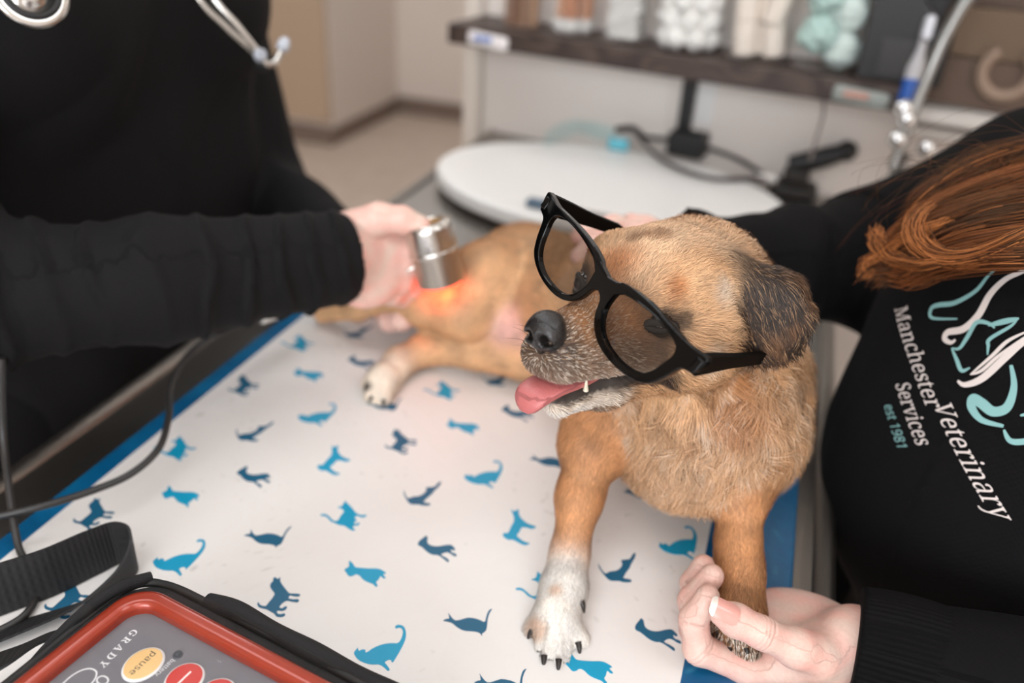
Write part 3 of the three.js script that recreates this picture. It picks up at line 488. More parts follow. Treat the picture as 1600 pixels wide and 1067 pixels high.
// ---------------------------------------------------------------- the two people
const skinTex = dataTex(512, 512, (u, v) => { const a = pnoise(u, v, 10), b = pnoise(u, v, 46, 3), c = pnoise(u, v, 120, 6); return [228 + a * 9 + b * 5 + c * 4, 186 - a * 11 + b * 6 + c * 5, 172 - a * 10 + b * 6 + c * 5]; });
const skinBump = dataTex(512, 512, (u, v) => { const n = 128 + 70 * pnoise(u, v, 90) + 60 * pnoise(u, v, 150, 4); return [n, n, n]; }, false);
const skin = mat(0xffffff, 0.5, { map: skinTex, bumpMap: skinBump, bumpScale: 0.00018, specularIntensity: 0.7 });
const knit = dataTex(256, 256, (u, v) => { const n = 128 + 50 * Math.sin(u * Math.PI * 2 * 64) * Math.sin(v * Math.PI * 2 * 64) + 60 * pnoise(u, v, 60); return [n, n, n]; }, false);
const blackCotton = mat(0x121112, 0.85, { bumpMap: knit, bumpScale: 0.0003, sheen: 0.15, sheenRoughness: 0.6, sheenColor: new THREE.Color(0x554f4d), specularIntensity: 0.4 });
const blackFleece = mat(0x0d0c0d, 0.92, { bumpMap: knit, bumpScale: 0.0005, sheen: 0.12, sheenRoughness: 0.7, sheenColor: new THREE.Color(0x554f4d), specularIntensity: 0.3 });
const chain = (pts, k = 0.006) => pts.slice(1).map(([q, r], i) => cone(pts[i][0], q, pts[i][1], r, k));
const shell = (prims, grow) => prims.map((p) => (p.c ? { ...p, r: p.r.map((x) => x + grow) } : { ...p, ra: p.ra + grow, rb: p.rb + grow }));
function netOf(prims, cell, field, pad = 0.012) { const b = boundsOf(prims, pad); return netMesh(field ?? sdf(prims), b[0], b[1], cell); }
function joined(list) { return mergeGeometries(list.map((g) => { const c = g.clone(); for (const k of Object.keys(c.attributes)) if (!['position', 'normal'].includes(k)) c.deleteAttribute(k); return c; })); }

// head: face towards F; skull, jaw, nose, lips, ears and neck as one surface, eyes, brows and hair as parts
function headFrame(c, F) { const f = unit(F), l = unit(cross([0, 1, 0], f)), u = cross(f, l); return { at: (a, b, d) => add(add(add(c, f, a), u, b), l, d), ax: [f, u, l], f, u, l }; }
function headPrims(h, neck) {
  const e = (a, b, d, r, k = 0.02) => ell(h.at(a, b, d), h.ax, r, k), q = (a, b, ra, rb, k) => cone(h.at(...a), h.at(...b), ra, rb, k);
  return [e(-0.012, 0.02, 0, [0.094, 0.092, 0.074]), e(0.028, -0.045, 0, [0.062, 0.070, 0.056]), q([0.062, -0.098, 0], [0.045, -0.092, 0], 0.022, 0.03, 0.02),
    q([0.082, 0.0, 0], [0.107, -0.036, 0], 0.007, 0.0105, 0.01), q([0.098, -0.042, 0.009], [0.098, -0.042, -0.009], 0.007, 0.007, 0.006), q([0.083, -0.067, 0.017], [0.083, -0.067, -0.017], 0.006, 0.006, 0.006), q([0.081, -0.077, 0.014], [0.081, -0.077, -0.014], 0.007, 0.007, 0.006),
    q([0.074, 0.012, 0.03], [0.07, 0.014, 0.045], 0.009, 0.008, 0.012), q([0.074, 0.012, -0.03], [0.07, 0.014, -0.045], 0.009, 0.008, 0.012), e(-0.012, -0.012, 0.073, [0.017, 0.03, 0.008], 0.006), e(-0.012, -0.012, -0.073, [0.017, 0.03, 0.008], 0.006),
    { ...q([0.093, -0.006, 0.032], [0.093, -0.006, 0.031], 0.011, 0.011, 0.008), cut: true }, { ...q([0.093, -0.006, -0.032], [0.093, -0.006, -0.031], 0.011, 0.011, 0.008), cut: true },
    cone(h.at(-0.025, -0.05, 0), neck, 0.05, 0.056, 0.025)];
}
function headParts(h, who, hairColour) {
  for (const s of [1, -1]) {
    obj('eye', new THREE.SphereGeometry(0.0112, 24, 16).translate(...h.at(0.0725, -0.006, 0.031 * s)), mat(0xefe9e2, 0.15, { clearcoat: 1 }), who);
    obj('iris', new THREE.SphereGeometry(0.0066, 20, 12).translate(...h.at(0.0782, -0.008, 0.031 * s)), mat(0x2a1c14, 0.1, { clearcoat: 1 }), who);
    obj('eyebrow', tube([h.at(0.086, 0.018, 0.014 * s), h.at(0.085, 0.024, 0.03 * s), h.at(0.072, 0.019, 0.048 * s)], 0.0028, 6, 14), hairColour, who);
  }
  obj('lips', tube([h.at(0.083, -0.0725, 0.021), h.at(0.0905, -0.0715, 0), h.at(0.083, -0.0725, -0.021)], (t) => 0.0045 * Math.sin(Math.PI * clamp(t, 0.08, 0.92)), 8, 20), mat(0xb06a62, 0.5), who);
}
function hairCap(h) { const c = [ell(h.at(-0.016, 0.024, 0), h.ax, [0.103, 0.101, 0.085], 0.02), ell(h.at(-0.055, -0.05, 0), h.ax, [0.06, 0.08, 0.07], 0.03), { ...ell(h.at(0.11, -0.05, 0), h.ax, [0.085, 0.105, 0.075], 0.012), cut: true }]; const f = sdf(c), b = boundsOf(c, 0.01); return netMesh((x, y, z) => f(x, y, z) - 0.004 * noise(x * 40, y * 9, z * 40), b[0], b[1], 0.005); }
const vetHead = headFrame([-0.68, 1.625, -0.67], [0.9, -0.38, 0.1]), aideHead = headFrame([0.315, 1.372, -0.73], [-0.92, -0.32, 0.22]);

// ---- the vet on the left: standing, right hand on the laser, left hand under the dog's hock
const vet = thing('person', 'person in black long-sleeved top with stethoscope, holding a laser handpiece', 'person');
{
  const hip = [-0.73, 0.93, -0.62];
  const trunkV = [
    ell([-0.735, 1.00, -0.70], AX, [0.16, 0.20, 0.295], 0.06), ell([-0.72, 1.20, -0.69], AX, [0.155, 0.18, 0.275], 0.06), ell([-0.755, 0.80, -0.67], AX, [0.16, 0.18, 0.26], 0.06),
    ell([-0.655, 1.20, -0.57], AX, [0.10, 0.085, 0.09], 0.05), ell([-0.655, 1.20, -0.80], AX, [0.10, 0.085, 0.09], 0.05),
    cone([-0.74, 1.36, -0.42], [-0.74, 1.36, -0.86], 0.07, 0.07, 0.05), cone([-0.74, 1.36, -0.64], [-0.72, 1.47, -0.64], 0.075, 0.055, 0.04),
  ];
  const armR = [cone([-0.74, 1.36, -0.42], [-0.5601, 1.0401, -0.3949], 0.062, 0.056, 0.03), cone([-0.5601, 1.0401, -0.3949], [-0.4398, 1.0437, -0.4764], 0.052, 0.0455, 0.03), cone([-0.4398, 1.0437, -0.4764], [-0.352, 1.032, -0.5929], 0.047, 0.0405, 0.02)];
  const armL = [cone([-0.74, 1.34, -0.92], [-0.6351, 0.9617, -0.903], 0.062, 0.055, 0.03), cone([-0.6351, 0.9617, -0.903], [-0.4143, 0.9344, -0.7503], 0.052, 0.038, 0.02)];
  const top = [...trunkV, ...armR, ...armL];
  const wr = [-0.352, 1.032, -0.5929], wd = unit(sub(wr, [-0.4398, 1.0437, -0.4764])), wl = [-0.4143, 0.9344, -0.7503], wld = unit(sub(wl, [-0.6351, 0.9617, -0.903]));
  const fT = sdf(top); globalThis.vetTop = (x, y, z) => cloth(x, y, z); const ax = unit(sub([-0.352, 1.032, -0.5929], [-0.5367, 1.0455, -0.4173])), a0 = [-0.5367, 1.0455, -0.4173];
  const cloth = (x, y, z) => {
    const p = [x, y, z], s = dot(sub(p, a0), ax), away = Math.hypot(...sub(p, add(a0, ax, s)));
    let d = fT(x, y, z);
    if (away < 0.1 && s > -0.1) { const n = noise(x * 14, y * 14, z * 14); d -= 0.0042 * Math.pow(0.5 + 0.5 * Math.sin(s * 195 + 4 * n + 5 * noise(s * 9, 1, 2)), 5) * clamp(0.75 + 1.3 * n) + 0.003 * fbm(x * 26, y * 10, z * 26, 2); if (s > 0.28 && s < 0.4) d -= 0.005 * fbm(x * 50, y * 26, z * 50, 2); }
    else d -= 0.014 * fbm(x * 6, y * 3.2, z * 6, 2) + 0.011 * Math.max(0, noise(x * 9 + y * 6, y * 2.6, z * 13 + y * 4)) ;
    d = Math.max(d, dot(sub(p, add(wr, wd, 0.012)), wd) * (away < 0.09 ? 1 : 0) - (away < 0.09 ? 0 : 1));
    const sl = dot(sub(p, wl), wld); if (Math.hypot(...sub(p, wl)) < 0.08) d = Math.max(d, sl - 0.012);
    return d;
  };
  const legs2 = [cone([-0.76, 0.78, -0.50], [-0.78, 0.10, -0.48], 0.10, 0.06, 0.04), cone([-0.76, 0.78, -0.72], [-0.78, 0.10, -0.74], 0.10, 0.06, 0.04), cone([-0.76, 0.82, -0.52], [-0.76, 0.82, -0.70], 0.13, 0.13, 0.05)];
  const shoes = [-0.48, -0.74].map((z) => [cone([-0.80, 0.045, z], [-0.64, 0.035, z], 0.045, 0.035, 0.02), cone([-0.79, 0.05, z], [-0.78, 0.12, z], 0.042, 0.045, 0.02)]);
  // right hand wrapped round the handpiece, thumb along its top
  const handR = [
    cone([-0.3844, 1.0352, -0.5607], [-0.3465, 1.0311, -0.5977], 0.028, 0.029, 0.012),
    ell([-0.3297, 1.0225, -0.6146], [[0.6359, -0.2783, -0.7198], [-0.1281, 0.914, -0.3851], unit(cross([0.6359, -0.2783, -0.7198], [-0.1281, 0.914, -0.3851]))], [0.040, 0.041, 0.017], 0.014),
    ...chain([[[-0.348, 1.0515, -0.6142], 0.018], [[-0.3217, 1.0645, -0.6216], 0.0142], [[-0.3023, 1.065, -0.6279], 0.0116], [[-0.2874, 1.0598, -0.633], 0.0098]], 0.005),
    ...chain([[[-0.3271, 1.038, -0.6307], 0.0135], [[-0.3067, 1.0277, -0.6441], 0.0115], [[-0.304, 1.0101, -0.6633], 0.0095], [[-0.295, 1.0032, -0.6777], 0.0085]], 0.006),
    ...chain([[[-0.3256, 1.0246, -0.6268], 0.0135], [[-0.3054, 1.0137, -0.641], 0.0115], [[-0.3039, 0.9966, -0.6601], 0.0095], [[-0.2958, 0.9891, -0.675], 0.0085]], 0.006),
    ...chain([[[-0.3263, 1.0116, -0.6224], 0.013], [[-0.3094, 0.9985, -0.6379], 0.011], [[-0.3074, 0.9829, -0.6557], 0.009], [[-0.3001, 0.9769, -0.6725], 0.008]], 0.006),
    ...chain([[[-0.33, 0.9989, -0.6185], 0.0125], [[-0.3174, 0.9849, -0.6346], 0.010], [[-0.315, 0.9736, -0.6515], 0.0085], [[-0.3113, 0.9695, -0.6682], 0.0075]], 0.006),
  ];
  const handL = [
    cone([-0.4536, 0.9402, -0.7753], [-0.4069, 0.9318, -0.7451], 0.025, 0.026, 0.012),
    ell([-0.3776, 0.9268, -0.721], [[0.8433, -0.035, 0.5364], [0.0522, 0.7192, -0.6929], unit(cross([0.8433, -0.035, 0.5364], [0.0522, 0.7192, -0.6929]))], [0.036, 0.016, 0.034], 0.014),
    ...chain([[[-0.3562, 0.933, -0.7012], 0.012], [[-0.3317, 0.9396, -0.6766], 0.0115], [[-0.3145, 0.9536, -0.6674], 0.010], [[-0.3076, 0.9635, -0.6706], 0.009]], 0.006),
    ...chain([[[-0.3578, 0.9316, -0.6939], 0.012], [[-0.338, 0.9347, -0.6717], 0.0112], [[-0.3204, 0.9434, -0.6619], 0.010], [[-0.3079, 0.9511, -0.6607], 0.0088]], 0.006),
    ...chain([[[-0.367, 0.9271, -0.7305], 0.012], [[-0.3397, 0.9272, -0.721], 0.011], [[-0.3183, 0.9325, -0.7066], 0.0095], [[-0.3073, 0.9376, -0.695], 0.009]], 0.006),
    ...chain([[[-0.3668, 0.9224, -0.7458], 0.012], [[-0.3434, 0.9243, -0.7421], 0.0105], [[-0.3239, 0.9283, -0.7325], 0.0095], [[-0.31, 0.9321, -0.721], 0.0085]], 0.006),
    ...chain([[[-0.3831, 0.9363, -0.725], 0.0135], [[-0.3611, 0.9514, -0.7046], 0.011], [[-0.342, 0.9621, -0.6928], 0.010], [[-0.3308, 0.9625, -0.6905], 0.009]], 0.006),
  ];
  const core = netOf(shell([...trunkV, ...armR, ...armL, ...legs2], -0.018), 0.014);
  obj('body', boxUV(joined([core, netOf(handR, 0.002), netOf(handL, 0.0022), netOf(headPrims(vetHead, [-0.72, 1.44, -0.65]), 0.003)]), 9), skin, vet);
  obj('long_sleeved_top', boxUV(netMesh(cloth, ...boundsOf(top, 0.015), 0.0045), 4), blackCotton, vet).userData.label = 'black long-sleeved top with wrinkled sleeve';
  obj('trousers', boxUV(netOf(legs2, 0.012), 4), blackCotton, vet);
  const brown = mat(0x3a281e, 0.55); headParts(vetHead, vet, brown); obj('hair', hairCap(vetHead), brown, vet);
  for (const s of shoes) obj('shoe', netOf(s, 0.007), mat(0x222022, 0.6), vet);
}

// ---- the assistant on the right: one arm round the dog, the other hand holding its paw
const aide = thing('person', 'person in black printed hoodie with long auburn hair, cradling the dog', 'person');
const hoodPrims = [
  ell([0.238, 0.925, -0.655], AX, [0.152, 0.16, 0.175], 0.06), ell([0.262, 1.06, -0.70], AX, [0.15, 0.14, 0.18], 0.06), ell([0.30, 0.70, -0.64], AX, [0.15, 0.18, 0.17], 0.06),
  cone([0.235, 1.105, -0.86], [0.36, 1.13, -0.53], 0.07, 0.075, 0.05), cone([0.31, 1.14, -0.71], [0.33, 1.22, -0.72], 0.09, 0.07, 0.04),
  cone([0.235, 1.105, -0.86], [0.0915, 1.0239, -0.8215], 0.068, 0.058, 0.03), cone([0.0915, 1.0239, -0.8215], [0.0109, 1.0233, -0.7481], 0.055, 0.052, 0.02), cone([0.0109, 1.0233, -0.7481], [-0.06, 1.034, -0.7048], 0.051, 0.045, 0.02),
  cone([0.36, 1.12, -0.53], [0.47, 0.95, -0.40], 0.075, 0.06, 0.03), cone([0.47, 0.95, -0.40], [0.1133, 0.9199, -0.4231], 0.058, 0.036, 0.025),
];
{
  const fH = sdf(hoodPrims), wl = [0.1133, 0.9199, -0.4231], wld = unit(sub(wl, [0.47, 0.95, -0.40])), wr = [-0.06, 1.034, -0.7048], wrd = unit(sub(wr, [0.0109, 1.0233, -0.7481]));
  globalThis.hoodField = (x, y, z) => {
    const p = [x, y, z]; let d = fH(x, y, z);
    const s = dot(sub(p, wr), wrd);
    if (s > -0.26 && Math.hypot(...sub(p, add(wr, wrd, s))) < 0.085) d -= 0.009 * Math.pow(0.5 + 0.5 * Math.sin(s * 62 + 1.0 + 2.5 * noise(x * 9, y * 9, z * 9)), 3) + 0.003 * fbm(x * 20, y * 20, z * 20, 2);
    else d -= 0.009 * fbm(x * 7, y * 4, z * 7, 2) + 0.005 * Math.max(0, noise(x * 12 + y * 6, y * 3, z * 12));
    if (Math.hypot(...sub(p, wl)) < 0.07) d = Math.max(d, dot(sub(p, wl), wld) - 0.004);
    if (Math.hypot(...sub(p, wr)) < 0.075) d = Math.max(d, dot(sub(p, wr), wrd) - 0.004);
    return d;
  };
  const lap = [cone([0.32, 0.62, -0.58], [0.16, 0.60, -0.50], 0.10, 0.085, 0.04), cone([0.32, 0.62, -0.76], [0.18, 0.60, -0.84], 0.10, 0.085, 0.04), cone([0.16, 0.60, -0.50], [0.20, 0.12, -0.50], 0.075, 0.055, 0.03), cone([0.18, 0.60, -0.84], [0.22, 0.12, -0.84], 0.075, 0.055, 0.03)];
  const hold = [   // left hand, palm up under the paw
    cone([0.16, 0.9213, -0.4203], [0.1102, 0.9172, -0.4265], 0.026, 0.0255, 0.012),
    ell([0.0818, 0.9056, -0.4362], [[0.9647, 0.2627, 0.0178], [0.0653, 0.9794, 0.1911], unit(cross([0.9647, 0.2627, 0.0178], [0.0653, 0.9794, 0.1911]))], [0.044, 0.0125, 0.031], 0.014),
    ell([0.0863, 0.9133, -0.4132], [[0.8975, -0.2147, -0.3851], [0.0653, 0.9794, 0.1911], unit(cross([0.8975, -0.2147, -0.3851], [0.0653, 0.9794, 0.1911]))], [0.030, 0.0145, 0.017], 0.012),
    ell([0.0841, 0.9001, -0.4565], AX, [0.034, 0.012, 0.016], 0.012),
    ...chain([[[0.087, 0.9214, -0.4062], 0.0145], [[0.0712, 0.9338, -0.3942], 0.0115], [[0.049, 0.9463, -0.3864], 0.0092], [[0.0329, 0.9519, -0.3848], 0.0093], [[0.0236, 0.9552, -0.3839], 0.0076]], 0.006),
    ...chain([[[0.0729, 0.9029, -0.4065], 0.0115], [[0.0467, 0.9036, -0.3952], 0.0100], [[0.0159, 0.9156, -0.388], 0.0094], [[0.009, 0.9347, -0.3925], 0.0086], [[0.0144, 0.9493, -0.4004], 0.0074]], 0.005),
    ...chain([[[0.0618, 0.8995, -0.4215], 0.0115], [[0.0118, 0.9041, -0.4136], 0.0095], [[0.0061, 0.9286, -0.4144], 0.0088], [[0.0145, 0.9504, -0.4179], 0.0078]], 0.005),
    ...chain([[[0.06, 0.8918, -0.4405], 0.0112], [[0.0121, 0.8982, -0.4367], 0.0092], [[0.0048, 0.9234, -0.435], 0.0085], [[0.0084, 0.9415, -0.4348], 0.0076]], 0.005),
    ...chain([[[0.0599, 0.8864, -0.4589], 0.0102], [[0.0184, 0.8943, -0.4556], 0.0085], [[0.012, 0.9126, -0.4536], 0.0078], [[0.0144, 0.9252, -0.4535], 0.0068]], 0.005),
  ];
  // skin creases across the thumb and finger joints
  const creases = [[[0.049, 0.9463, -0.3864], [-0.882, 0.4181, 0.2175], [-0.0024, 0.0004, 0.0028]], [[0.009, 0.9347, -0.3925], [-0.0421, 0.9379, -0.3444], [-0.001, 0.0016]], [[0.0158, 0.9163, -0.3884], [-0.7696, 0.6361, 0.0559], [-0.0015, 0.0015]], [[0.0061, 0.9286, -0.4144], [0.0584, 0.994, -0.0927], [0, 0.0025]]];
  const fHold = sdf(hold), creased = (x, y, z) => { let d = fHold(x, y, z); if (Math.abs(d) < 0.004) for (const [c, a, at] of creases) { const q = [x - c[0], y - c[1], z - c[2]]; if (dot(q, q) > 0.00026) continue; const s = dot(q, a) + 0.0008 * noise(x * 160, y * 160, z * 160); for (const o of at) d += 0.00045 * Math.exp(-(((s - o) / 0.0008) ** 2)); } return d; };
  const rest = [   // right hand laid on the dog's neck
    cone([-0.0261, 1.0315, -0.7235], [-0.0655, 1.0387, -0.7059], 0.026, 0.025, 0.012), ell([-0.0895, 1.0484, -0.7019], [[-0.9366, 0.208, 0.2819], [0.0871, 0.969, -0.2314], unit(cross([-0.9366, 0.208, 0.2819], [0.0871, 0.969, -0.2314]))], [0.036, 0.024, 0.014], 0.012),
    ...chain([[[-0.1027, 1.0578, -0.7034], 0.011], [[-0.1255, 1.066, -0.6952], 0.0095], [[-0.142, 1.0667, -0.6785], 0.0088], [[-0.1494, 1.0645, -0.6628], 0.0078]], 0.005),
    ...chain([[[-0.1027, 1.0506, -0.6931], 0.011], [[-0.1234, 1.0563, -0.678], 0.0095], [[-0.1372, 1.0573, -0.6563], 0.0088], [[-0.1428, 1.055, -0.6412], 0.0078]], 0.005),
    ...chain([[[-0.0999, 1.0436, -0.6838], 0.011], [[-0.1159, 1.0467, -0.6626], 0.0095], [[-0.1285, 1.0473, -0.6434], 0.0088], [[-0.1336, 1.0442, -0.6315], 0.0078]], 0.005),
    ...chain([[[-0.0948, 1.0379, -0.6759], 0.0105], [[-0.1085, 1.0384, -0.6539], 0.009], [[-0.1177, 1.0372, -0.6383], 0.0082], [[-0.1225, 1.0343, -0.6291], 0.0072]], 0.005),
    ...chain([[[-0.081, 1.0551, -0.7145], 0.013], [[-0.1007, 1.0586, -0.7225], 0.0105], [[-0.1155, 1.0619, -0.7199], 0.009]], 0.006),
  ];
  const core = netOf(shell([...hoodPrims, ...lap], -0.018), 0.014);
  obj('body', boxUV(joined([core, netOf(hold, 0.0011, creased), netOf(rest, 0.002), netOf(headPrims(aideHead, [0.33, 1.20, -0.72]), 0.003)]), 9), skin, aide);
  obj('hoodie', boxUV(netMesh(globalThis.hoodField, ...boundsOf(hoodPrims, 0.015), 0.0055), 4), blackFleece, aide).userData.label = 'black fleece hoodie with a printed clinic emblem';
  obj('trousers', boxUV(netOf(lap, 0.012), 4), blackCotton, aide);
  const auburn = mat(0x5c3620, 0.5); headParts(aideHead, aide, auburn); obj('hair_crown', hairCap(aideHead), auburn, aide);
  for (const [x, z] of [[0.20, -0.50], [0.22, -0.84]]) obj('shoe', netOf([cone([x + 0.02, 0.045, z], [x - 0.13, 0.035, z], 0.045, 0.035, 0.02), cone([x, 0.05, z], [x, 0.13, z], 0.042, 0.05, 0.02)], 0.007), mat(0x2a282a, 0.6), aide);
  { // ribbed cuff at the hand that holds the paw
    const a = add(wl, wld, -0.052), s = unit(cross(wld, [0, 1, 0])), u = cross(s, wld), n = 26, m = 264, pos = [], idx = [];
    for (let i = 0; i <= n; i++) for (let j = 0; j < m; j++) { const t = i / n, q = j / m * Math.PI * 2, r = 0.0372 + 0.0022 * Math.sin(t * Math.PI) - (i === n ? 0.005 : 0) + 0.0005 * Math.cos(q * 66); pos.push(...add(add(add(a, wld, Math.min(t, 0.97) * 0.058), s, Math.cos(q) * r), u, Math.sin(q) * r)); }
    for (let i = 0; i < n; i++) for (let j = 0; j < m; j++) { const p = i * m + j, q = i * m + (j + 1) % m; idx.push(p, q, p + m, q, q + m, p + m); }
    const g = new THREE.BufferGeometry(); g.setAttribute('position', new THREE.Float32BufferAttribute(pos, 3)); g.setIndex(idx); g.computeVertexNormals(); obj('cuff', boxUV(g, 4), blackFleece, aide);
  }
  // thumb nail with a pale tip
  const c = [0.0249, 0.965, -0.3769], d = unit(sub([0.02, 0.9563, -0.3834], [0.0418, 0.9487, -0.3856])), nz = [-0.0423, 0.8762, 0.48], n = unit(sub(nz, d.map((x) => x * dot(nz, d)))), s = cross(d, n);
  const nail = (lo, hi, w) => { const g = new THREE.PlaneGeometry(1, 1, 14, 14), P = g.attributes.position; for (let i = 0; i < P.count; i++) { const u = P.getX(i) * 2, v = P.getY(i) + 0.5, t = lo + (hi - lo) * v, k = w * Math.sqrt(Math.max(0, 1 - Math.max(0, (t - 0.3) / 0.75) ** 4)) * Math.sqrt(Math.max(0, 1 - Math.max(0, (-t - 0.45) / 0.75) ** 2)); const x = u * k, q = add(add(add(c, d, t * 0.0095), s, x), n, 0.0014 - x * x * 60 - t * t * 0.0006); P.setXYZ(i, ...q); } g.computeVertexNormals(); return g; };
  obj('thumb_nail', nail(-0.95, 0.62, 0.0064), mat(0xdd9f93, 0.22, { clearcoat: 0.5, clearcoatRoughness: 0.15, side: THREE.DoubleSide }), aide);
  obj('nail_tip', nail(0.60, 1.02, 0.0064), mat(0xe3d6ca, 0.3, { clearcoat: 0.5, clearcoatRoughness: 0.15, side: THREE.DoubleSide }), aide);
}
// ---- emblem printed on the hoodie: a patch that follows the cloth
{
  const O = [0.146, 1.030, -0.554], U = [0.4449, -0.4888, 0.7504], W = [0.5568, 0.8073, 0.1958], N = [-0.7015, 0.3307, 0.6313];
  const u0 = -112, u1 = 100, v0 = -62, v1 = 100, K = 9.4, cv = document.createElement('canvas'); cv.width = Math.round((u1 - u0) * K); cv.height = Math.round((v1 - v0) * K);
  const c = cv.getContext('2d'), X = (u) => (u - u0) * K, Y = (v) => (v1 - v) * K;
  c.clearRect(0, 0, cv.width, cv.height);
  const white = '#dccfc9', teal = '#86b3b1';
  const fit = (txt, u, v, wide, size, colour, font) => { c.save(); c.fillStyle = colour; c.font = `${font.split(' ')[0]} ${size * K}px ${font.split(' ')[1]}`; c.translate(X(u), Y(v)); c.transform(wide * K / c.measureText(txt).width, 0, -0.22, 1, 0, 0); c.fillText(txt, 0, 0); c.restore(); };
  fit('Manchester', -95, -13, 88, 17.5, white, 'italic serif'); fit('Veterinary', -8, -7.5, 84, 17.5, white, 'italic serif'); fit('Services', -37, -31, 51, 17, white, 'italic serif'); fit('est 1981', -27, -46, 37, 11.5, teal, 'italic sans-serif');
  const stroke = (pts, colour, w) => { // a brush line, thick in the middle
    const s = new THREE.SplineCurve(pts.map(([a, b]) => new THREE.Vector2(X(a), Y(b)))).getPoints(pts.length * 14), L = [], Rr = [];
    s.forEach((p, i) => { const q = s[Math.min(s.length - 1, i + 1)], o = s[Math.max(0, i - 1)], t = i / (s.length - 1), k = w * K * (0.25 + 0.75 * Math.sin(Math.PI * clamp(t * 0.96 + 0.02))) / 2, d = Math.hypot(q.x - o.x, q.y - o.y) || 1; L.push([p.x - (q.y - o.y) / d * k, p.y + (q.x - o.x) / d * k]); Rr.push([p.x + (q.y - o.y) / d * k, p.y - (q.x - o.x) / d * k]); });
    c.fillStyle = colour; c.beginPath(); L.concat(Rr.reverse()).forEach(([a, b], i) => (i ? c.lineTo(a, b) : c.moveTo(a, b))); c.closePath(); c.fill();
  };
  stroke([[-72, 73], [-70, 64], [-65, 52], [-66, 36], [-72, 24], [-73, 18], [-66, 16], [-54, 33]], teal, 3.6);
  stroke([[-62, 98], [-60, 85], [-61, 73], [-57, 60], [-48, 47], [-45, 34], [-49, 23], [-46, 19], [-41, 22], [-41, 26]], white, 5.2);
  stroke([[-18, 27], [-19, 21], [-28, 21], [-37, 21]], teal, 3); stroke([[-37, 21], [-34, 26], [-38, 34], [-44, 44], [-39, 51], [-34, 53]], teal, 3.2); stroke([[-38, 50], [-35, 60], [-32, 69]], teal, 4); stroke([[-32, 68], [-30, 62], [-29, 47], [-25, 44], [-20, 41]], teal, 2.6);
  stroke([[-22, 70], [-22, 56], [-18, 43], [-13.6, 25]], white, 2.6); stroke([[-13.6, 25], [-12.5, 33], [-16, 47], [-20, 70]], white, 2.4); stroke([[-20, 92], [-17, 66], [-13, 50], [-7.6, 31], [-9, 19], [-14, 15.5]], white, 5);
  stroke([[-7, 51], [6, 46], [16, 36], [15, 27], [7, 23], [2, 19.5], [7, 16], [17, 18], [26, 28]], teal, 7); stroke([[28, 27], [36, 27], [40, 36], [44, 52]], teal, 4); stroke([[24, 40], [28, 54], [40, 66]], teal, 3.5);
  const tex = new THREE.CanvasTexture(cv); tex.colorSpace = THREE.SRGBColorSpace;
  const f = globalThis.hoodField, nu = 60, nv = 46, g = new THREE.PlaneGeometry(1, 1, nu, nv), P = g.attributes.position, Q = g.attributes.uv;
  for (let i = 0; i < P.count; i++) {
    const a = Q.getX(i), b = Q.getY(i), o = add(add(add(O, U, mix(u0, u1, a) / 1000), W, mix(v0, v1, b) / 1000), N, 0.045); let t = 0;
    for (let k = 0; k < 90; k++) { const d = f(o[0] - N[0] * t, o[1] - N[1] * t, o[2] - N[2] * t) - 0.0009; if (d < 0.0001) break; t += d * 0.6; if (t > 0.14) break; }
    P.setXYZ(i, ...add(o, N, -t));
  }
  g.computeVertexNormals();
  obj('emblem_print', g, new THREE.MeshPhysicalMaterial({ map: tex, transparent: true, roughness: 0.75, side: THREE.DoubleSide }), aide).userData.label = 'white and teal clinic lettering and animal emblem';
}
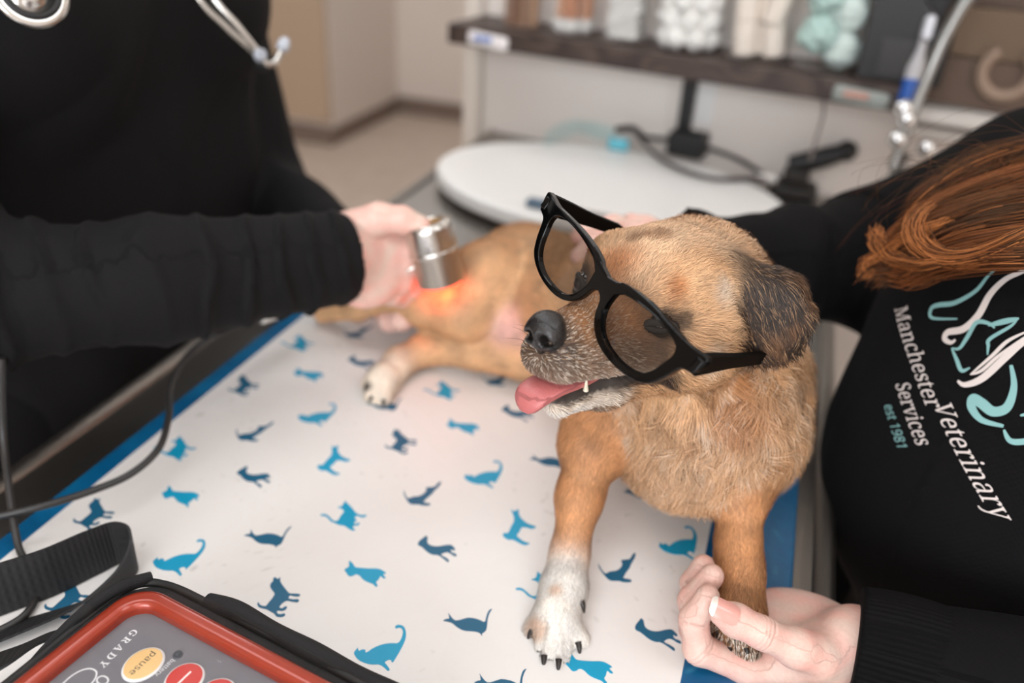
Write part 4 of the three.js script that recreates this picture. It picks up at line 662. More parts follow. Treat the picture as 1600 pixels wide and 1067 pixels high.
// ---- auburn hair over the shoulder
{
  const pos = [], nor = [], col = [], idx = [];
  const locks = [   // guide line, spread, hairs, tone
    [[[0.2192, 1.1856, -0.6984], [0.1657, 1.1783, -0.6655], [0.1361, 1.1633, -0.6594], [0.1135, 1.1417, -0.6516], [0.1029, 1.1235, -0.6495]], 0.014, 240, 2],
    [[[0.2146, 1.1792, -0.669], [0.1647, 1.1686, -0.6413], [0.1338, 1.1536, -0.6348], [0.1098, 1.1339, -0.6338], [0.0943, 1.1099, -0.6327], [0.0847, 1.0887, -0.6292]], 0.011, 330, 0],
    [[[0.2105, 1.1705, -0.6385], [0.1618, 1.1627, -0.6128], [0.1308, 1.1476, -0.6123], [0.112, 1.1292, -0.6196], [0.0971, 1.1062, -0.6254], [0.092, 1.0878, -0.6249]], 0.010, 300, 1],
    [[[0.2086, 1.1632, -0.6191], [0.1612, 1.1557, -0.5964], [0.1345, 1.1429, -0.5986], [0.1184, 1.1246, -0.6068], [0.1057, 1.1041, -0.6147], [0.0888, 1.0959, -0.6191]], 0.010, 300, 2],
    [[[0.2063, 1.1559, -0.5984], [0.1631, 1.1504, -0.5758], [0.1383, 1.1371, -0.5843], [0.1209, 1.1204, -0.5991], [0.1073, 1.1034, -0.6052], [0.0974, 1.0992, -0.6153]], 0.009, 280, 0],
    [[[0.2049, 1.1489, -0.5817], [0.162, 1.1457, -0.5606], [0.1386, 1.1324, -0.5755], [0.1232, 1.1171, -0.5918], [0.1095, 1.102, -0.6002]], 0.007, 200, 1],
    [[[0.1998, 1.1706, -0.5931], [0.1592, 1.1575, -0.5667], [0.1386, 1.1373, -0.5724], [0.1196, 1.127, -0.5845], [0.1054, 1.1289, -0.5993], [0.1007, 1.1387, -0.6157], [0.1079, 1.1482, -0.6236]], 0.0045, 200, 3],
    [[[0.1276, 1.1321, -0.5804], [0.1117, 1.1204, -0.5878], [0.0962, 1.11, -0.6129], [0.0848, 1.113, -0.6281], [0.0789, 1.1206, -0.6404]], 0.0045, 170, 3],
    [[[0.1192, 1.1431, -0.606], [0.0997, 1.1261, -0.614], [0.0902, 1.1067, -0.6235], [0.0816, 1.0973, -0.6273], [0.0796, 1.0905, -0.625]], 0.006, 160, 3],
  ];
  const hue = [srgb(112, 64, 36), srgb(82, 48, 29), srgb(52, 31, 21), srgb(158, 96, 54)];
  const strandTo = (pts, w, c) => {
    const cu = new THREE.CatmullRomCurve3(pts.map(V3)), n = pts.length > 5 ? 24 : 15; let b = pos.length / 3;
    for (let i = 0; i <= n; i++) {
      const p = cu.getPoint(i / n), t = cu.getTangent(i / n), q = [p.x, p.y, p.z], view = [-0.35, 0.55, 0.75], s = unit(cross([t.x, t.y, t.z], view)), nn = unit(cross(s, [t.x, t.y, t.z])), k = w * (i === n ? 0.2 : 1);
      for (const g of [-1, 1]) { pos.push(...add(q, s, g * k)); nor.push(...unit(add(nn, s, g * 0.7))); col.push(...c); }
      if (i < n) { const a = b + 2 * i; idx.push(a, a + 1, a + 2, a + 2, a + 1, a + 3); }
    }
  };
  const crown = [aideHead.at(-0.02, 0.06, 0.07), aideHead.at(-0.02, -0.03, 0.095), aideHead.at(0.01, -0.115, 0.09)];
  locks.forEach((k, L) => { if (L < 7) k[0] = [...crown.map((p, i) => add(p, [0.004 * L, 0, 0.012 * (L - 3)], 0.4 + 0.3 * i)), ...k[0]]; });
  locks.forEach(([pts, r, n, tone], L) => {
    for (let i = 0; i < n; i++) {
      const a = rnd() * 6.283, q = Math.sqrt(rnd()), off = [Math.cos(a) * q * r, Math.sin(a) * q * r, (rnd() - 0.5) * r], ph = rnd() * 6, am = 0.0035 * rnd(), stop = 0.62 + 0.5 * rnd();
      const path = pts.map((p, k) => { const t = k / (pts.length - 1), s = 0.8 + 0.5 * Math.sin(t * 3); return add(add(p, off, s), [Math.sin(ph + t * 7), Math.cos(ph + t * 6), Math.sin(ph * 2 + t * 8)], am * (0.5 + t)); });
      const cu = new THREE.CatmullRomCurve3(path.map(V3)), cut = []; const steps = pts.length + 3; for (let k = 0; k <= steps; k++) cut.push(cu.getPoint(k / steps * Math.min(1, 1 - (1 - stop) * 5 / pts.length)).toArray());
      const z = rnd(), h = z < 0.55 ? hue[tone] : hue[Math.floor(rnd() * 3.2)], m = 0.75 + 0.5 * rnd();
      strandTo(cut, 0.00022 + 0.00012 * rnd(), h.map((x) => x * m));
    }
  });
  for (let i = 0; i < 34; i++) { // loose hairs
    const a = [[0.178, 1.1897, -0.664], [0.1617, 1.1679, -0.6219], [0.147, 1.1763, -0.6464], [0.1274, 1.1563, -0.6405]][i % 4], e = add([0.0991, 1.1516, -0.641], [(rnd() - 0.5) * 0.09, (rnd() - 0.5) * 0.07, (rnd() - 0.5) * 0.05]);
    const m = add(add(a, sub(e, a), 0.5), [(rnd() - 0.5) * 0.03, 0.01 + rnd() * 0.025, (rnd() - 0.5) * 0.02]);
    strandTo([a, m, e, add(e, [(rnd() - 0.5) * 0.03, -rnd() * 0.03, (rnd() - 0.5) * 0.02])], 0.00008, hue[1].map((x) => x * (0.7 + 0.6 * rnd())));
  }
  const g = new THREE.BufferGeometry();
  g.setAttribute('position', new THREE.Float32BufferAttribute(pos, 3)); g.setAttribute('normal', new THREE.Float32BufferAttribute(nor, 3)); g.setAttribute('color', new THREE.Float32BufferAttribute(col, 3)); g.setIndex(idx);
  const h = obj('hair', g, new THREE.MeshPhysicalMaterial({ vertexColors: true, roughness: 0.45, specularColor: new THREE.Color(0xffd0a0), specularIntensity: 0.6, side: THREE.DoubleSide }), aide); h.userData.kind = 'stuff'; h.userData.label = 'long wavy auburn hair';
}
// ---- stethoscope round the vet's neck
{
  const t = thing('stethoscope', 'stethoscope with silver chest piece hanging round the neck of the vet', 'stethoscope');
  const chrome = mat(0xd8d6d2, 0.2, { metalness: 1 }), rubber = mat(0x171718, 0.5), pale = mat(0xb9bcc4, 0.45);
  const c = [-0.5338, 1.244, -0.5004], n = unit([0.80, 0.42, 0.42]), e = unit(cross([0, 1, 0], n)), F = frame(c, e, unit(cross(n, e)), n);
  const turn = (g) => g.rotateX(Math.PI / 2).applyMatrix4(F);
  obj('chest_piece', turn(lathe([[0, -0.008], [0.012, -0.008], [0.016, -0.004], [0.0255, -0.001], [0.0262, 0.002], [0.024, 0.004], [0.0195, 0.0042], [0.019, 0.003]], 56)), chrome, t);
  obj('diaphragm_ring', turn(new THREE.TorusGeometry(0.0185, 0.0022, 12, 56).rotateX(Math.PI / 2).translate(0, 0.0042, 0)), rubber, t);
  obj('bell', turn(lathe([[0, 0.009], [0.007, 0.009], [0.0105, 0.0075], [0.0125, 0.003], [0.0165, 0.003], [0.0165, 0.001]], 40)), chrome, t);
  obj('tubing', tube([[-0.5353, 1.2504, -0.5037], [-0.548, 1.2748, -0.5143], [-0.622, 1.3297, -0.5964], [-0.66, 1.44, -0.56], [-0.72, 1.48, -0.66], [-0.67, 1.44, -0.74], [-0.5771, 1.3153, -0.7462], [-0.5629, 1.2631, -0.7255]], 0.0052, 12, 120), rubber, t);
  obj('ear_tube', tube([[-0.5658, 1.2656, -0.7261], [-0.5551, 1.2178, -0.713], [-0.5369, 1.19, -0.7262], [-0.5162, 1.1613, -0.7456]], 0.0033, 10, 60), chrome, t);
  obj('ear_tube', tube([[-0.5612, 1.2658, -0.7277], [-0.5412, 1.2185, -0.7177], [-0.5218, 1.1915, -0.7257], [-0.507, 1.1636, -0.7377], [-0.5023, 1.1556, -0.7404], [-0.4985, 1.1571, -0.7485], [-0.4986, 1.1647, -0.7591]], 0.0033, 10, 60), chrome, t);
  obj('joint', new THREE.SphereGeometry(0.0075, 24, 16).scale(1, 1.25, 1).translate(...[-0.51, 1.1563, -0.7421]), rubber, t);
  for (const [a, b] of [[[-0.5104, 1.1619, -0.7381], [-0.5013, 1.1673, -0.7297]], [[-0.4989, 1.1636, -0.7583], [-0.4974, 1.1757, -0.7696]]]) { const d = unit(sub(b, a)), s = unit(cross(d, [0.3, 0.2, 0.9])), l = len(sub(b, a)); obj('ear_tip', lathe([[0.002, 0], [0.0058, 0.002], [0.0066, 0.006], [0.0058, 0.011], [0.0036, 0.0145], [0.0015, 0.0145], [0.0014, 0.008], [0, 0.008]], 28).applyMatrix4(frame(add(a, d, l * 0.2), s, d, cross(s, d))), pale, t); }
}
for (const [nm, c, n, lb] of [['ring', [-0.3016, 1.0237, -0.6372], [0.1046, -0.6725, -0.7326], 'silver ring on the finger gripping the laser handpiece'], ['ring', [-0.3541, 0.9352, -0.6911], [0.6929, 0.1873, 0.6963], 'silver ring on the hand beneath the dog hock']]) {
  const s = unit(cross(n, [0, 1, 0])); tag(obj(nm, new THREE.TorusGeometry(0.0112, 0.0016, 10, 36).applyMatrix4(frame(c, s, unit(cross(n, s)), n)), mat(0xe2dfda, 0.18, { metalness: 1 })), lb, 'ring');
}
// ---------------------------------------------------------------- therapy laser: handpiece, cables, unit, case
{
  const t = thing('laser_handpiece', 'silver cylindrical therapy laser handpiece glowing red against the dog', 'laser handpiece');
  const chrome = mat(0xcfcbc6, 0.24, { metalness: 1 }), satin = mat(0xb8aea4, 0.32, { metalness: 1 });
  const a = [-0.2689, 1.0052, -0.6399], b = [-0.2838, 1.062, -0.6403], d = unit(sub(b, a)), s = unit(cross(d, [0, 0, 1])), F = frame(a, s, d, cross(s, d)).multiply(new THREE.Matrix4().makeScale(1.1, 1, 1.1)), H = len(sub(b, a));
  obj('barrel', lathe([[0.0178, 0], [0.0192, 0.0008], [0.0196, 0.003], [0.0196, H * 0.5]], 56).applyMatrix4(F), satin, t);
  obj('collar', lathe([[0.0196, H * 0.5], [0.0208, H * 0.51], [0.0210, H * 0.56], [0.0199, H * 0.58]], 56).applyMatrix4(F), chrome, t);
  obj('cap', lathe([[0.0202, H * 0.58], [0.0204, H * 0.9], [0.0196, H * 0.97], [0.017, H], [0.0125, H], [0.0118, H * 0.985], [0, H * 0.985]], 56).applyMatrix4(F), chrome, t);
  obj('lamp_window', lathe([[0, -0.0012], [0.0175, -0.0012], [0.0178, 0.0004]], 48).applyMatrix4(F), new THREE.MeshStandardMaterial({ color: 0x330300, emissive: lin([1, 0.10, 0.04]), emissiveIntensity: 6, roughness: 0.4 }), t);
  obj('gold_socket', lathe([[0, H * 0.986], [0.0115, H * 0.986]], 36).applyMatrix4(F), mat(0xc9a066, 0.35, { metalness: 1 }), t);
  const l = new THREE.SpotLight(new THREE.Color().setRGB(1, 0.08, 0.03), 0.034, 0, 0.75, 0.4, 2); l.position.set(...add(a, d, -0.003)); l.target.position.set(...[-0.2732, 0.9618, -0.6718]); l.shadow.radius = 0.4; l.castShadow = true; scene.add(l, l.target);
}
const cordMat = mat(0x2a2827, 0.42);
tag(obj('laser_cable', [tube([[-0.304, 1.0319, -0.6679], [-0.3279, 1.0153, -0.6687], [-0.3608, 0.9837, -0.6638], [-0.4023, 0.9562, -0.6586], [-0.4325, 0.9453, -0.6404], [-0.442, 0.954, -0.5969], [-0.445, 0.9607, -0.5518], [-0.4601, 0.95, -0.5221], [-0.4468, 0.945, -0.4764], [-0.4212, 0.94, -0.4389], [-0.4095, 0.933, -0.4106], [-0.414, 0.927, -0.3846], [-0.4303, 0.924, -0.3593], [-0.4488, 0.926, -0.3309], [-0.49, 0.92, -0.3027]], 0.0028, 12, 260)], cordMat), 'black laser cable curving over the mat edge below the vet', 'cable');
tag(obj('power_cable', tube([[-0.4997, 1.0139, -0.3739], [-0.5012, 0.95, -0.3582], [-0.4783, 0.932, -0.3354], [-0.4583, 0.918, -0.3165], [-0.4458, 0.906, -0.3063], [-0.4165, 0.904, -0.2921], [-0.4005, 0.904, -0.2656], [-0.4096, 0.904, -0.2399]], 0.0026, 12, 140), cordMat), 'thin black cable running down to the strap at the left', 'cable');
{
  const t = thing('cable_connector', 'white and gold plug on the cable under the sleeve of the vet', 'connector');
  const a = [-0.439, 0.9545, -0.5945], b = [-0.4311, 0.9472, -0.6384], d = unit(sub(b, a)), s = unit(cross(d, [0, 1, 0])), F = frame(a, s, d, cross(s, d)), L = len(sub(b, a));
  obj('plug_body', lathe([[0, 0], [0.0065, 0], [0.0085, 0.003], [0.0088, L * 0.62], [0.008, L * 0.66], [0, L * 0.66]], 28).applyMatrix4(F), mat(0xe8e2da, 0.4), t);
  obj('gold_end', lathe([[0, L * 0.66], [0.0072, L * 0.66], [0.0072, L * 0.98], [0.005, L], [0, L]], 28).applyMatrix4(F), mat(0xc59a4e, 0.3, { metalness: 1 }), t);
  obj('strain_relief', tube([[-0.439, 0.9545, -0.5945], [-0.4433, 0.9572, -0.5743], [-0.4473, 0.9618, -0.542]], (k) => 0.0062 - 0.0025 * k + 0.0006 * Math.sin(k * 60), 14, 60), mat(0x141415, 0.5), t);
}
// unit: s runs towards the camera, t to the right; the print reads along s
const LC = [-0.307, 0.96, -0.275], LS = unit([-0.152, 0, 0.988]), LT = unit([0.988, 0, 0.152]), LF = frame(LC, LS, LT, [0, 1, 0]);
const rrect = (x0, y0, x1, y1, r) => { const s = new THREE.Shape(); s.moveTo(x0 + r, y0); s.lineTo(x1 - r, y0); s.absarc(x1 - r, y0 + r, r, -Math.PI / 2, 0); s.lineTo(x1, y1 - r); s.absarc(x1 - r, y1 - r, r, 0, Math.PI / 2); s.lineTo(x0 + r, y1); s.absarc(x0 + r, y1 - r, r, Math.PI / 2, Math.PI); s.lineTo(x0, y0 + r); s.absarc(x0 + r, y0 + r, r, Math.PI, Math.PI * 1.5); return s; };
{
  const t = thing('laser_unit', 'therapy laser console with metallic red frame and grey button panel', 'laser unit');
  const ring = rrect(0, 0, 0.155, 0.215, 0.021); ring.holes.push(rrect(0.0115, 0.0115, 0.1435, 0.2035, 0.0125));
  const paint = mat(0x9f3117, 0.28, { metalness: 0.25, clearcoat: 0.7, clearcoatRoughness: 0.12, bumpMap: wallTex, bumpScale: 0.0001 });
  obj('red_frame', new THREE.ExtrudeGeometry(ring, { depth: 0.004, bevelEnabled: true, bevelThickness: 0.0042, bevelSize: 0.0042, bevelOffset: -0.0042, bevelSegments: 6, curveSegments: 20 }).translate(0, 0, -0.0055).applyMatrix4(LF), paint, t);
  obj('housing', new THREE.ExtrudeGeometry(rrect(0.002, 0.002, 0.153, 0.213, 0.02), { depth: 0.0535, bevelEnabled: false, curveSegments: 16 }).translate(0, 0, -0.0595).applyMatrix4(LF), mat(0x2b2a2b, 0.5), t);
  const K = 8, W = 132, Hh = 192, cv = document.createElement('canvas'); cv.width = W * K; cv.height = Hh * K;
  const c = cv.getContext('2d'); c.fillStyle = '#6d6b6f'; c.fillRect(0, 0, cv.width, cv.height);
  const X = (s) => (s - 11.5) * K, Y = (q) => (203.5 - q) * K;      // millimetres from the corner of the unit
  c.fillStyle = '#dcdadb'; c.font = `bold ${6 * K}px serif`; 'GRADY'.split('').forEach((ch, i) => c.fillText(ch, X(24 + i * 5.6), Y(20.5 + i * 0.9)));
  const words = (txt, s, q, h, col = '#d5d3d4') => { c.fillStyle = col; c.font = `${h * K}px sans-serif`; c.fillText(txt, X(s), Y(q)); };
  words('battery', 28, 54.5, 3.8); words('power', 27, 96, 3.8);
  c.strokeStyle = '#dcdadb'; c.lineWidth = 0.9 * K;
  c.beginPath(); c.moveTo(X(54), Y(27)); c.bezierCurveTo(X(52), Y(20), X(60), Y(17), X(66), Y(18)); c.bezierCurveTo(X(73), Y(18), X(75), Y(24), X(70), Y(27)); c.bezierCurveTo(X(67), Y(31), X(58), Y(33), X(54), Y(27)); c.stroke();
  for (const [s, q] of [[56, 34], [61, 37.5], [67, 37.5], [72, 34]]) { c.beginPath(); c.ellipse(X(s), Y(q), 2.3 * K, 3.3 * K, 0, 0, 7); c.stroke(); }
  const tex = new THREE.CanvasTexture(cv); tex.colorSpace = THREE.SRGBColorSpace;
  const pg = new THREE.ExtrudeGeometry(rrect(0.0105, 0.0105, 0.1445, 0.2045, 0.012), { depth: 0.0006, bevelEnabled: false, curveSegments: 16 }), P = pg.attributes.position, uv = pg.attributes.uv;
  for (let i = 0; i < P.count; i++) uv.setXY(i, (P.getX(i) * 1000 - 11.5) / W, (P.getY(i) * 1000 - 11.5) / Hh);
  obj('button_panel', pg.translate(0, 0, -0.0052).applyMatrix4(LF), mat(0xffffff, 0.42, { map: tex }), t);
  const button = (name, s, q, rs, rq, colour, draw) => {
    const cvb = document.createElement('canvas'); cvb.width = cvb.height = 256; const d = cvb.getContext('2d'); d.fillStyle = '#dfdcdb'; d.fillRect(0, 0, 256, 256); d.fillStyle = colour; d.beginPath(); d.arc(128, 128, 114, 0, 7); d.fill(); draw(d);
    const tx = new THREE.CanvasTexture(cvb); tx.colorSpace = THREE.SRGBColorSpace;
    const g = lathe([[0, 0.0011], [0.82, 0.0010], [0.96, 0.0005], [1, -0.0002]].reverse(), 40), p = g.attributes.position, u = g.attributes.uv;
    for (let i = 0; i < p.count; i++) { const x = p.getX(i), z = p.getZ(i); u.setXY(i, 0.5 + x / 2, 0.5 - z / 2); p.setXYZ(i, x * rs, -z * rq, p.getY(i)); }
    g.computeVertexNormals(); obj(name, g.translate(s / 1000, q / 1000, -0.0044).applyMatrix4(LF), mat(0xffffff, 0.38, { map: tx, side: THREE.DoubleSide }), t);
  };
  const word = (txt, px, col) => (d) => { d.fillStyle = col; d.font = `${px}px sans-serif`; d.textAlign = 'center'; d.fillText(txt, 128, 128 + px * 0.3); };
  button('pause_button', 38.5, 44.5, 0.0118, 0.0100, '#e2b97c', word('pause', 68, '#4a3f35'));
  button('minus_button', 34.5, 70.5, 0.0108, 0.0100, '#c43a33', (d) => { d.fillStyle = '#f0e4e0'; d.fillRect(72, 121, 112, 14); });
  button('plus_button', 33.5, 92, 0.0108, 0.0100, '#c43a33', (d) => { d.fillStyle = '#f0e4e0'; d.fillRect(72, 121, 112, 14); d.fillRect(121, 72, 14, 112); });
  for (const [s, q] of [[25, 55.5], [52, 55]]) obj('indicator', lathe([[0.0026, 0], [0.0025, 0.0007], [0.0017, 0.0007], [0.0016, 0.0002], [0, 0.0002]], 24).rotateX(Math.PI / 2).translate(s / 1000, q / 1000, -0.0046).applyMatrix4(LF), mat(0x3b4146, 0.4), t);
}
{
  const t = thing('carry_case', 'black padded carry case with clear window around the laser console', 'case');
  const fabric = mat(0x161516, 0.8, { bumpMap: knit, bumpScale: 0.0006 }), trim = mat(0x101010, 0.55);
  const wall = rrect(-0.010, -0.010, 0.165, 0.225, 0.026); wall.holes.push(rrect(-0.002, -0.002, 0.157, 0.217, 0.022));
  obj('case_wall', boxUV(new THREE.ExtrudeGeometry(wall, { depth: 0.044, bevelEnabled: true, bevelThickness: 0.004, bevelSize: 0.004, bevelOffset: -0.004, bevelSegments: 4, curveSegments: 16 }).translate(0, 0, -0.0545).applyMatrix4(LF), 5), fabric, t);
  const at = (s, q, h) => add(add(add(LC, LS, s / 1000), LT, q / 1000), [0, 1, 0], h / 1000);
  obj('piping', tube([at(-11, 215, -8), at(-12, 120, -8), at(-12, 45, -8), at(-10, 8, -8), at(-3, -7, -8), at(12, -11, -9), at(80, -11, -10), at(160, -11, -10)], 0.0028, 10, 160), trim, t);
  obj('rolled_flap', tube([at(-14, 38, -10), at(-16, 58, -8), at(-15, 110, -8), at(-16, 160, -9), at(-15, 235, -9)], (k) => 0.0058 + 0.0006 * Math.sin(k * 20), 14, 90), fabric, t);
  obj('strap_loop', tube([at(-9, -3, -6), at(4, -8, -3), at(26, -13, -4), at(60, -17, -16), at(100, -16, -34)], (k) => 0.0036 - 0.001 * k, 10, 60), fabric, t);
  const wp = new THREE.PlaneGeometry(0.170, 0.230, 40, 50), P = wp.attributes.position; for (let i = 0; i < P.count; i++) P.setZ(i, 0.0042 + 0.0007 * noise(P.getX(i) * 26, P.getY(i) * 22, 4) + 0.0003 * noise(P.getX(i) * 70, P.getY(i) * 50, 9)); wp.computeVertexNormals();
  obj('clear_window', wp.translate(0.0775, 0.1075, 0).applyMatrix4(LF), new THREE.MeshPhysicalMaterial({ color: 0xffffff, roughness: 0.05, transmission: 1, thickness: 0, ior: 1.4, specularIntensity: 0.45 }), t);
}
// webbing: a band swept along the table, standing on edge
const web = mat(0x1b1a1b, 0.62, { bumpMap: dataTex(64, 64, (u, v, i, j) => { const n = 128 + 90 * Math.sin(u * Math.PI * 32) * (0.6 + 0.4 * Math.sin(v * Math.PI * 16)); return [n, n, n]; }, false), bumpScale: 0.0006 });
function band(pts, ups, th = 0.0016, n = 120) {
  const c = new THREE.CatmullRomCurve3(pts.map(V3)), cu = new THREE.CatmullRomCurve3(ups.map(V3)), pos = [], uv = [], idx = [], L = c.getLength();
  for (let i = 0; i <= n; i++) { const t = i / n, p = c.getPoint(t).toArray(), d = c.getTangent(t).toArray(), u = cu.getPoint(t).toArray(), s = unit(cross(d, u)); [[0, -1], [1, -1], [1, 1], [0, 1]].forEach(([a, b]) => { pos.push(...add(add(p, u, a), s, b * th / 2)); uv.push(t * L * 18, a * len(u) * 18); }); }
  for (let i = 0; i < n; i++) for (let j = 0; j < 4; j++) { const a = i * 4 + j, b = i * 4 + (j + 1) % 4; idx.push(a, b, a + 4, b, b + 4, a + 4); }
  idx.push(0, 2, 1, 0, 3, 2); const g = new THREE.BufferGeometry(); g.setAttribute('position', new THREE.Float32BufferAttribute(pos, 3)); g.setAttribute('uv', new THREE.Float32BufferAttribute(uv, 2)); g.setIndex(idx); const k = g.toNonIndexed(); k.computeVertexNormals(); return toCreasedNormals(k, 0.7);
}
tag(obj('shoulder_strap', band([[-0.4341, 0.901, -0.2331], [-0.4173, 0.901, -0.2607], [-0.3977, 0.901, -0.2885], [-0.3858, 0.901, -0.3133], [-0.3778, 0.901, -0.3283], [-0.3696, 0.901, -0.3303], [-0.3629, 0.901, -0.3224], [-0.3652, 0.901, -0.3113], [-0.3773, 0.901, -0.2893], [-0.3999, 0.901, -0.2641], [-0.4284, 0.901, -0.2327]], [[-0.006, 0.036, -0.004], [-0.006, 0.036, -0.004], [-0.004, 0.037, -0.002], [-0.002, 0.038, 0], [0, 0.037, 0], [0.001, 0.034, 0], [0.002, 0.027, 0.002], [0.004, 0.018, 0.006], [0.008, 0.011, 0.014], [0.01, 0.008, 0.018], [0.012, 0.006, 0.02]]), web), 'wide black webbing strap looped on the mat beside the case', 'strap');
tag(obj('buckle_strap', band([[-0.3802, 0.93, -0.2082], [-0.3569, 0.935, -0.2272], [-0.3481, 0.93, -0.2478], [-0.3382, 0.92, -0.2573], [-0.3279, 0.912, -0.2491]], [[0.016, 0.004, 0.02], [0.014, 0.012, 0.02], [0.012, 0.016, 0.018], [0.018, 0.014, 0.01], [0.02, 0.008, 0.004]]), web), 'woven black strap end bunched at the corner of the case', 'strap');
// ---------------------------------------------------------------- on the far end of the table
const onTable = TABLE - 0.0035;
{
  const t = thing('scale_platform', 'white oval platform lying on the far end of the table', 'platform');
  const e = new THREE.Shape(); e.absellipse(0, 0, 0.272, 0.188, 0, Math.PI * 2);
  const g = new THREE.ExtrudeGeometry(e, { depth: 0.012, bevelEnabled: true, bevelSize: 0.006, bevelThickness: 0.006, bevelOffset: -0.006, bevelSegments: 5, curveSegments: 64 }).rotateX(-Math.PI / 2);
  const b = obj('platform_top', g, mat(0xf1eeea, 0.35), t); b.position.set(0, 0.016, 0);
  const s = new THREE.Shape(); s.absellipse(0, 0, 0.255, 0.172, 0, Math.PI * 2);
  obj('base', new THREE.ExtrudeGeometry(s, { depth: 0.012, bevelEnabled: false, curveSegments: 48 }).rotateX(-Math.PI / 2), mat(0x6b5f56, 0.6), t);
  t.position.set(-0.24, onTable, -1.205); t.rotation.y = -0.10;
}
const PLAT = onTable + 0.0345;
{
  const t = thing('safety_spectacles', 'spectacles with long dark arms and clear blue-tinted lenses on the oval platform', 'spectacles');
  const dark = mat(0x3a3130, 0.35), clear = new THREE.MeshPhysicalMaterial({ color: lin([0.78, 0.93, 0.95]), roughness: 0.06, transmission: 1, thickness: 0, ior: 1.5 });
  const q = (p, h = 0.004) => [p[0], PLAT + h, p[2]];
  const A = [-0.2265, 0.931, -1.4116], B = [-0.0065, 0.931, -1.338], L0 = [-0.375, 0.931, -1.3309], L1 = [-0.3457, 0.931, -1.4524], L2 = [-0.2753, 0.931, -1.428];
  obj('temple_arm', tube([q(A, 0.02), q([-0.1465, 0.931, -1.4299], 0.016), q([-0.0681, 0.931, -1.4041], 0.01), q(B)], 0.0042, 10, 50), dark, t);
  obj('temple_arm', tube([q(A, 0.016), q([-0.1673, 0.931, -1.3252], 0.009), q([-0.0907, 0.931, -1.2876], 0.006), q(B)], 0.0038, 10, 50), dark, t);
  obj('brow_bar', tube([q(L2, 0.022), q([-0.2497, 0.931, -1.442], 0.024), q(A, 0.02)], 0.006, 10, 30), dark, t);
  obj('arm_tip', tube([q([-0.0258, 0.931, -1.3314], 0.005), q(B, 0.005), q([0.0056, 0.931, -1.334], 0.004)], 0.006, 10, 16), mat(0xe9e3dd, 0.4), t);
  for (const [a, b, h] of [[L0, L1, 0.034], [L1, L2, 0.03]]) { const n = 14, pos = [], idx = []; for (let i = 0; i <= n; i++) { const p = add(a, sub(b, a), i / n), o = Math.sin(i / n * Math.PI) * 0.012; pos.push(p[0], PLAT + 0.002, p[2] + o, p[0], PLAT + h * (0.75 + 0.25 * Math.sin(i / n * Math.PI)), p[2] + o); if (i < n) idx.push(2 * i, 2 * i + 1, 2 * i + 2, 2 * i + 2, 2 * i + 1, 2 * i + 3); } const g = new THREE.BufferGeometry(); g.setAttribute('position', new THREE.Float32BufferAttribute(pos, 3)); g.setIndex(idx); g.computeVertexNormals(); obj('lens', g, clear, t); }
  obj('hinge', rbox(0.035, 0.02, 0.012, 0.004).translate(...q([-0.2584, 0.931, -1.3777], 0.012)), mat(0x5fb3c4, 0.3), t);
}
{
  const t = thing('thermometer', 'slim grey thermometer with dark blue end lying on the oval platform', 'thermometer');
  const a = [-0.3149, 0.936, -1.0586], b = [-0.1772, 0.936, -1.049], d = unit(sub(b, a)), F = frame([a[0], PLAT + 0.006, a[2]], d, [0, 1, 0], cross(d, [0, 1, 0])), L = len(sub(b, a));
  obj('grip', rbox(0.05, 0.011, 0.019, 0.005, 0.022, 0, 0).applyMatrix4(F), mat(0x55697c, 0.4), t);
  obj('shaft', rbox(L, 0.007, 0.013, 0.0032, 0.03 + L / 2, -0.001, 0).applyMatrix4(F), mat(0x9a938d, 0.4), t);
}
{
  const t = thing('cordless_otoscope', 'black handset tilted in a small charging stand beside the wall', 'handset');
  const c = [0.0399, 0.9, -1.3991];
  obj('stand', [rbox(0.075, 0.018, 0.06, 0.006, 0, 0.009, 0), rbox(0.04, 0.03, 0.035, 0.008, 0, 0.03, 0)].map((g) => g.translate(c[0] - 0.005, onTable, c[2])), mat(0x2b2724, 0.5), t);
  obj('handset_body', tube([add(c, [-0.02, 0.045, 0]), add(c, [0.02, 0.058, 0.0]), add(c, [0.062, 0.078, 0.0])], (k) => 0.0125 + 0.004 * Math.sin(k * 3.1), 16, 30), mat(0x151516, 0.45), t);
  obj('handset_head', new THREE.SphereGeometry(0.0165, 24, 16).translate(...add(c, [0.062, 0.078, 0])), mat(0x151516, 0.45), t);
}
// ---------------------------------------------------------------- wall shelf and what stands on it; x along the wall, y height, z out from it
const wallAt = (t, x, y, z) => { t.position.set(W0[0] + WX[0] * x + WN[0] * z, y, W0[2] + WX[2] * x + WN[2] * z); t.rotation.y = -WYAW; return t; };
const walnut = mat(0xffffff, 0.5, { map: dataTex(256, 256, (u, v) => { const n = 14 * Math.sin((v * 9 + pnoise(u, v, 5) * 2.2) * 6.28) + 10 * pnoise(u, v, 60, 2); return [66 + n, 52 + n * 0.9, 46 + n * 0.8]; }) });
const SHELF = 1.105;
tag(wallAt(obj('wall_shelf', boxUV(rbox(0.735, 0.032, 0.135, 0.002, 0, -0.016, 0.0675), 3), walnut), 0.365, SHELF, 0.002), 'dark wooden wall shelf holding the row of glass jars', 'shelf');
const jarGlass = new THREE.MeshPhysicalMaterial({ color: 0xffffff, roughness: 0.03, transmission: 1, thickness: 0, ior: 1.45 });
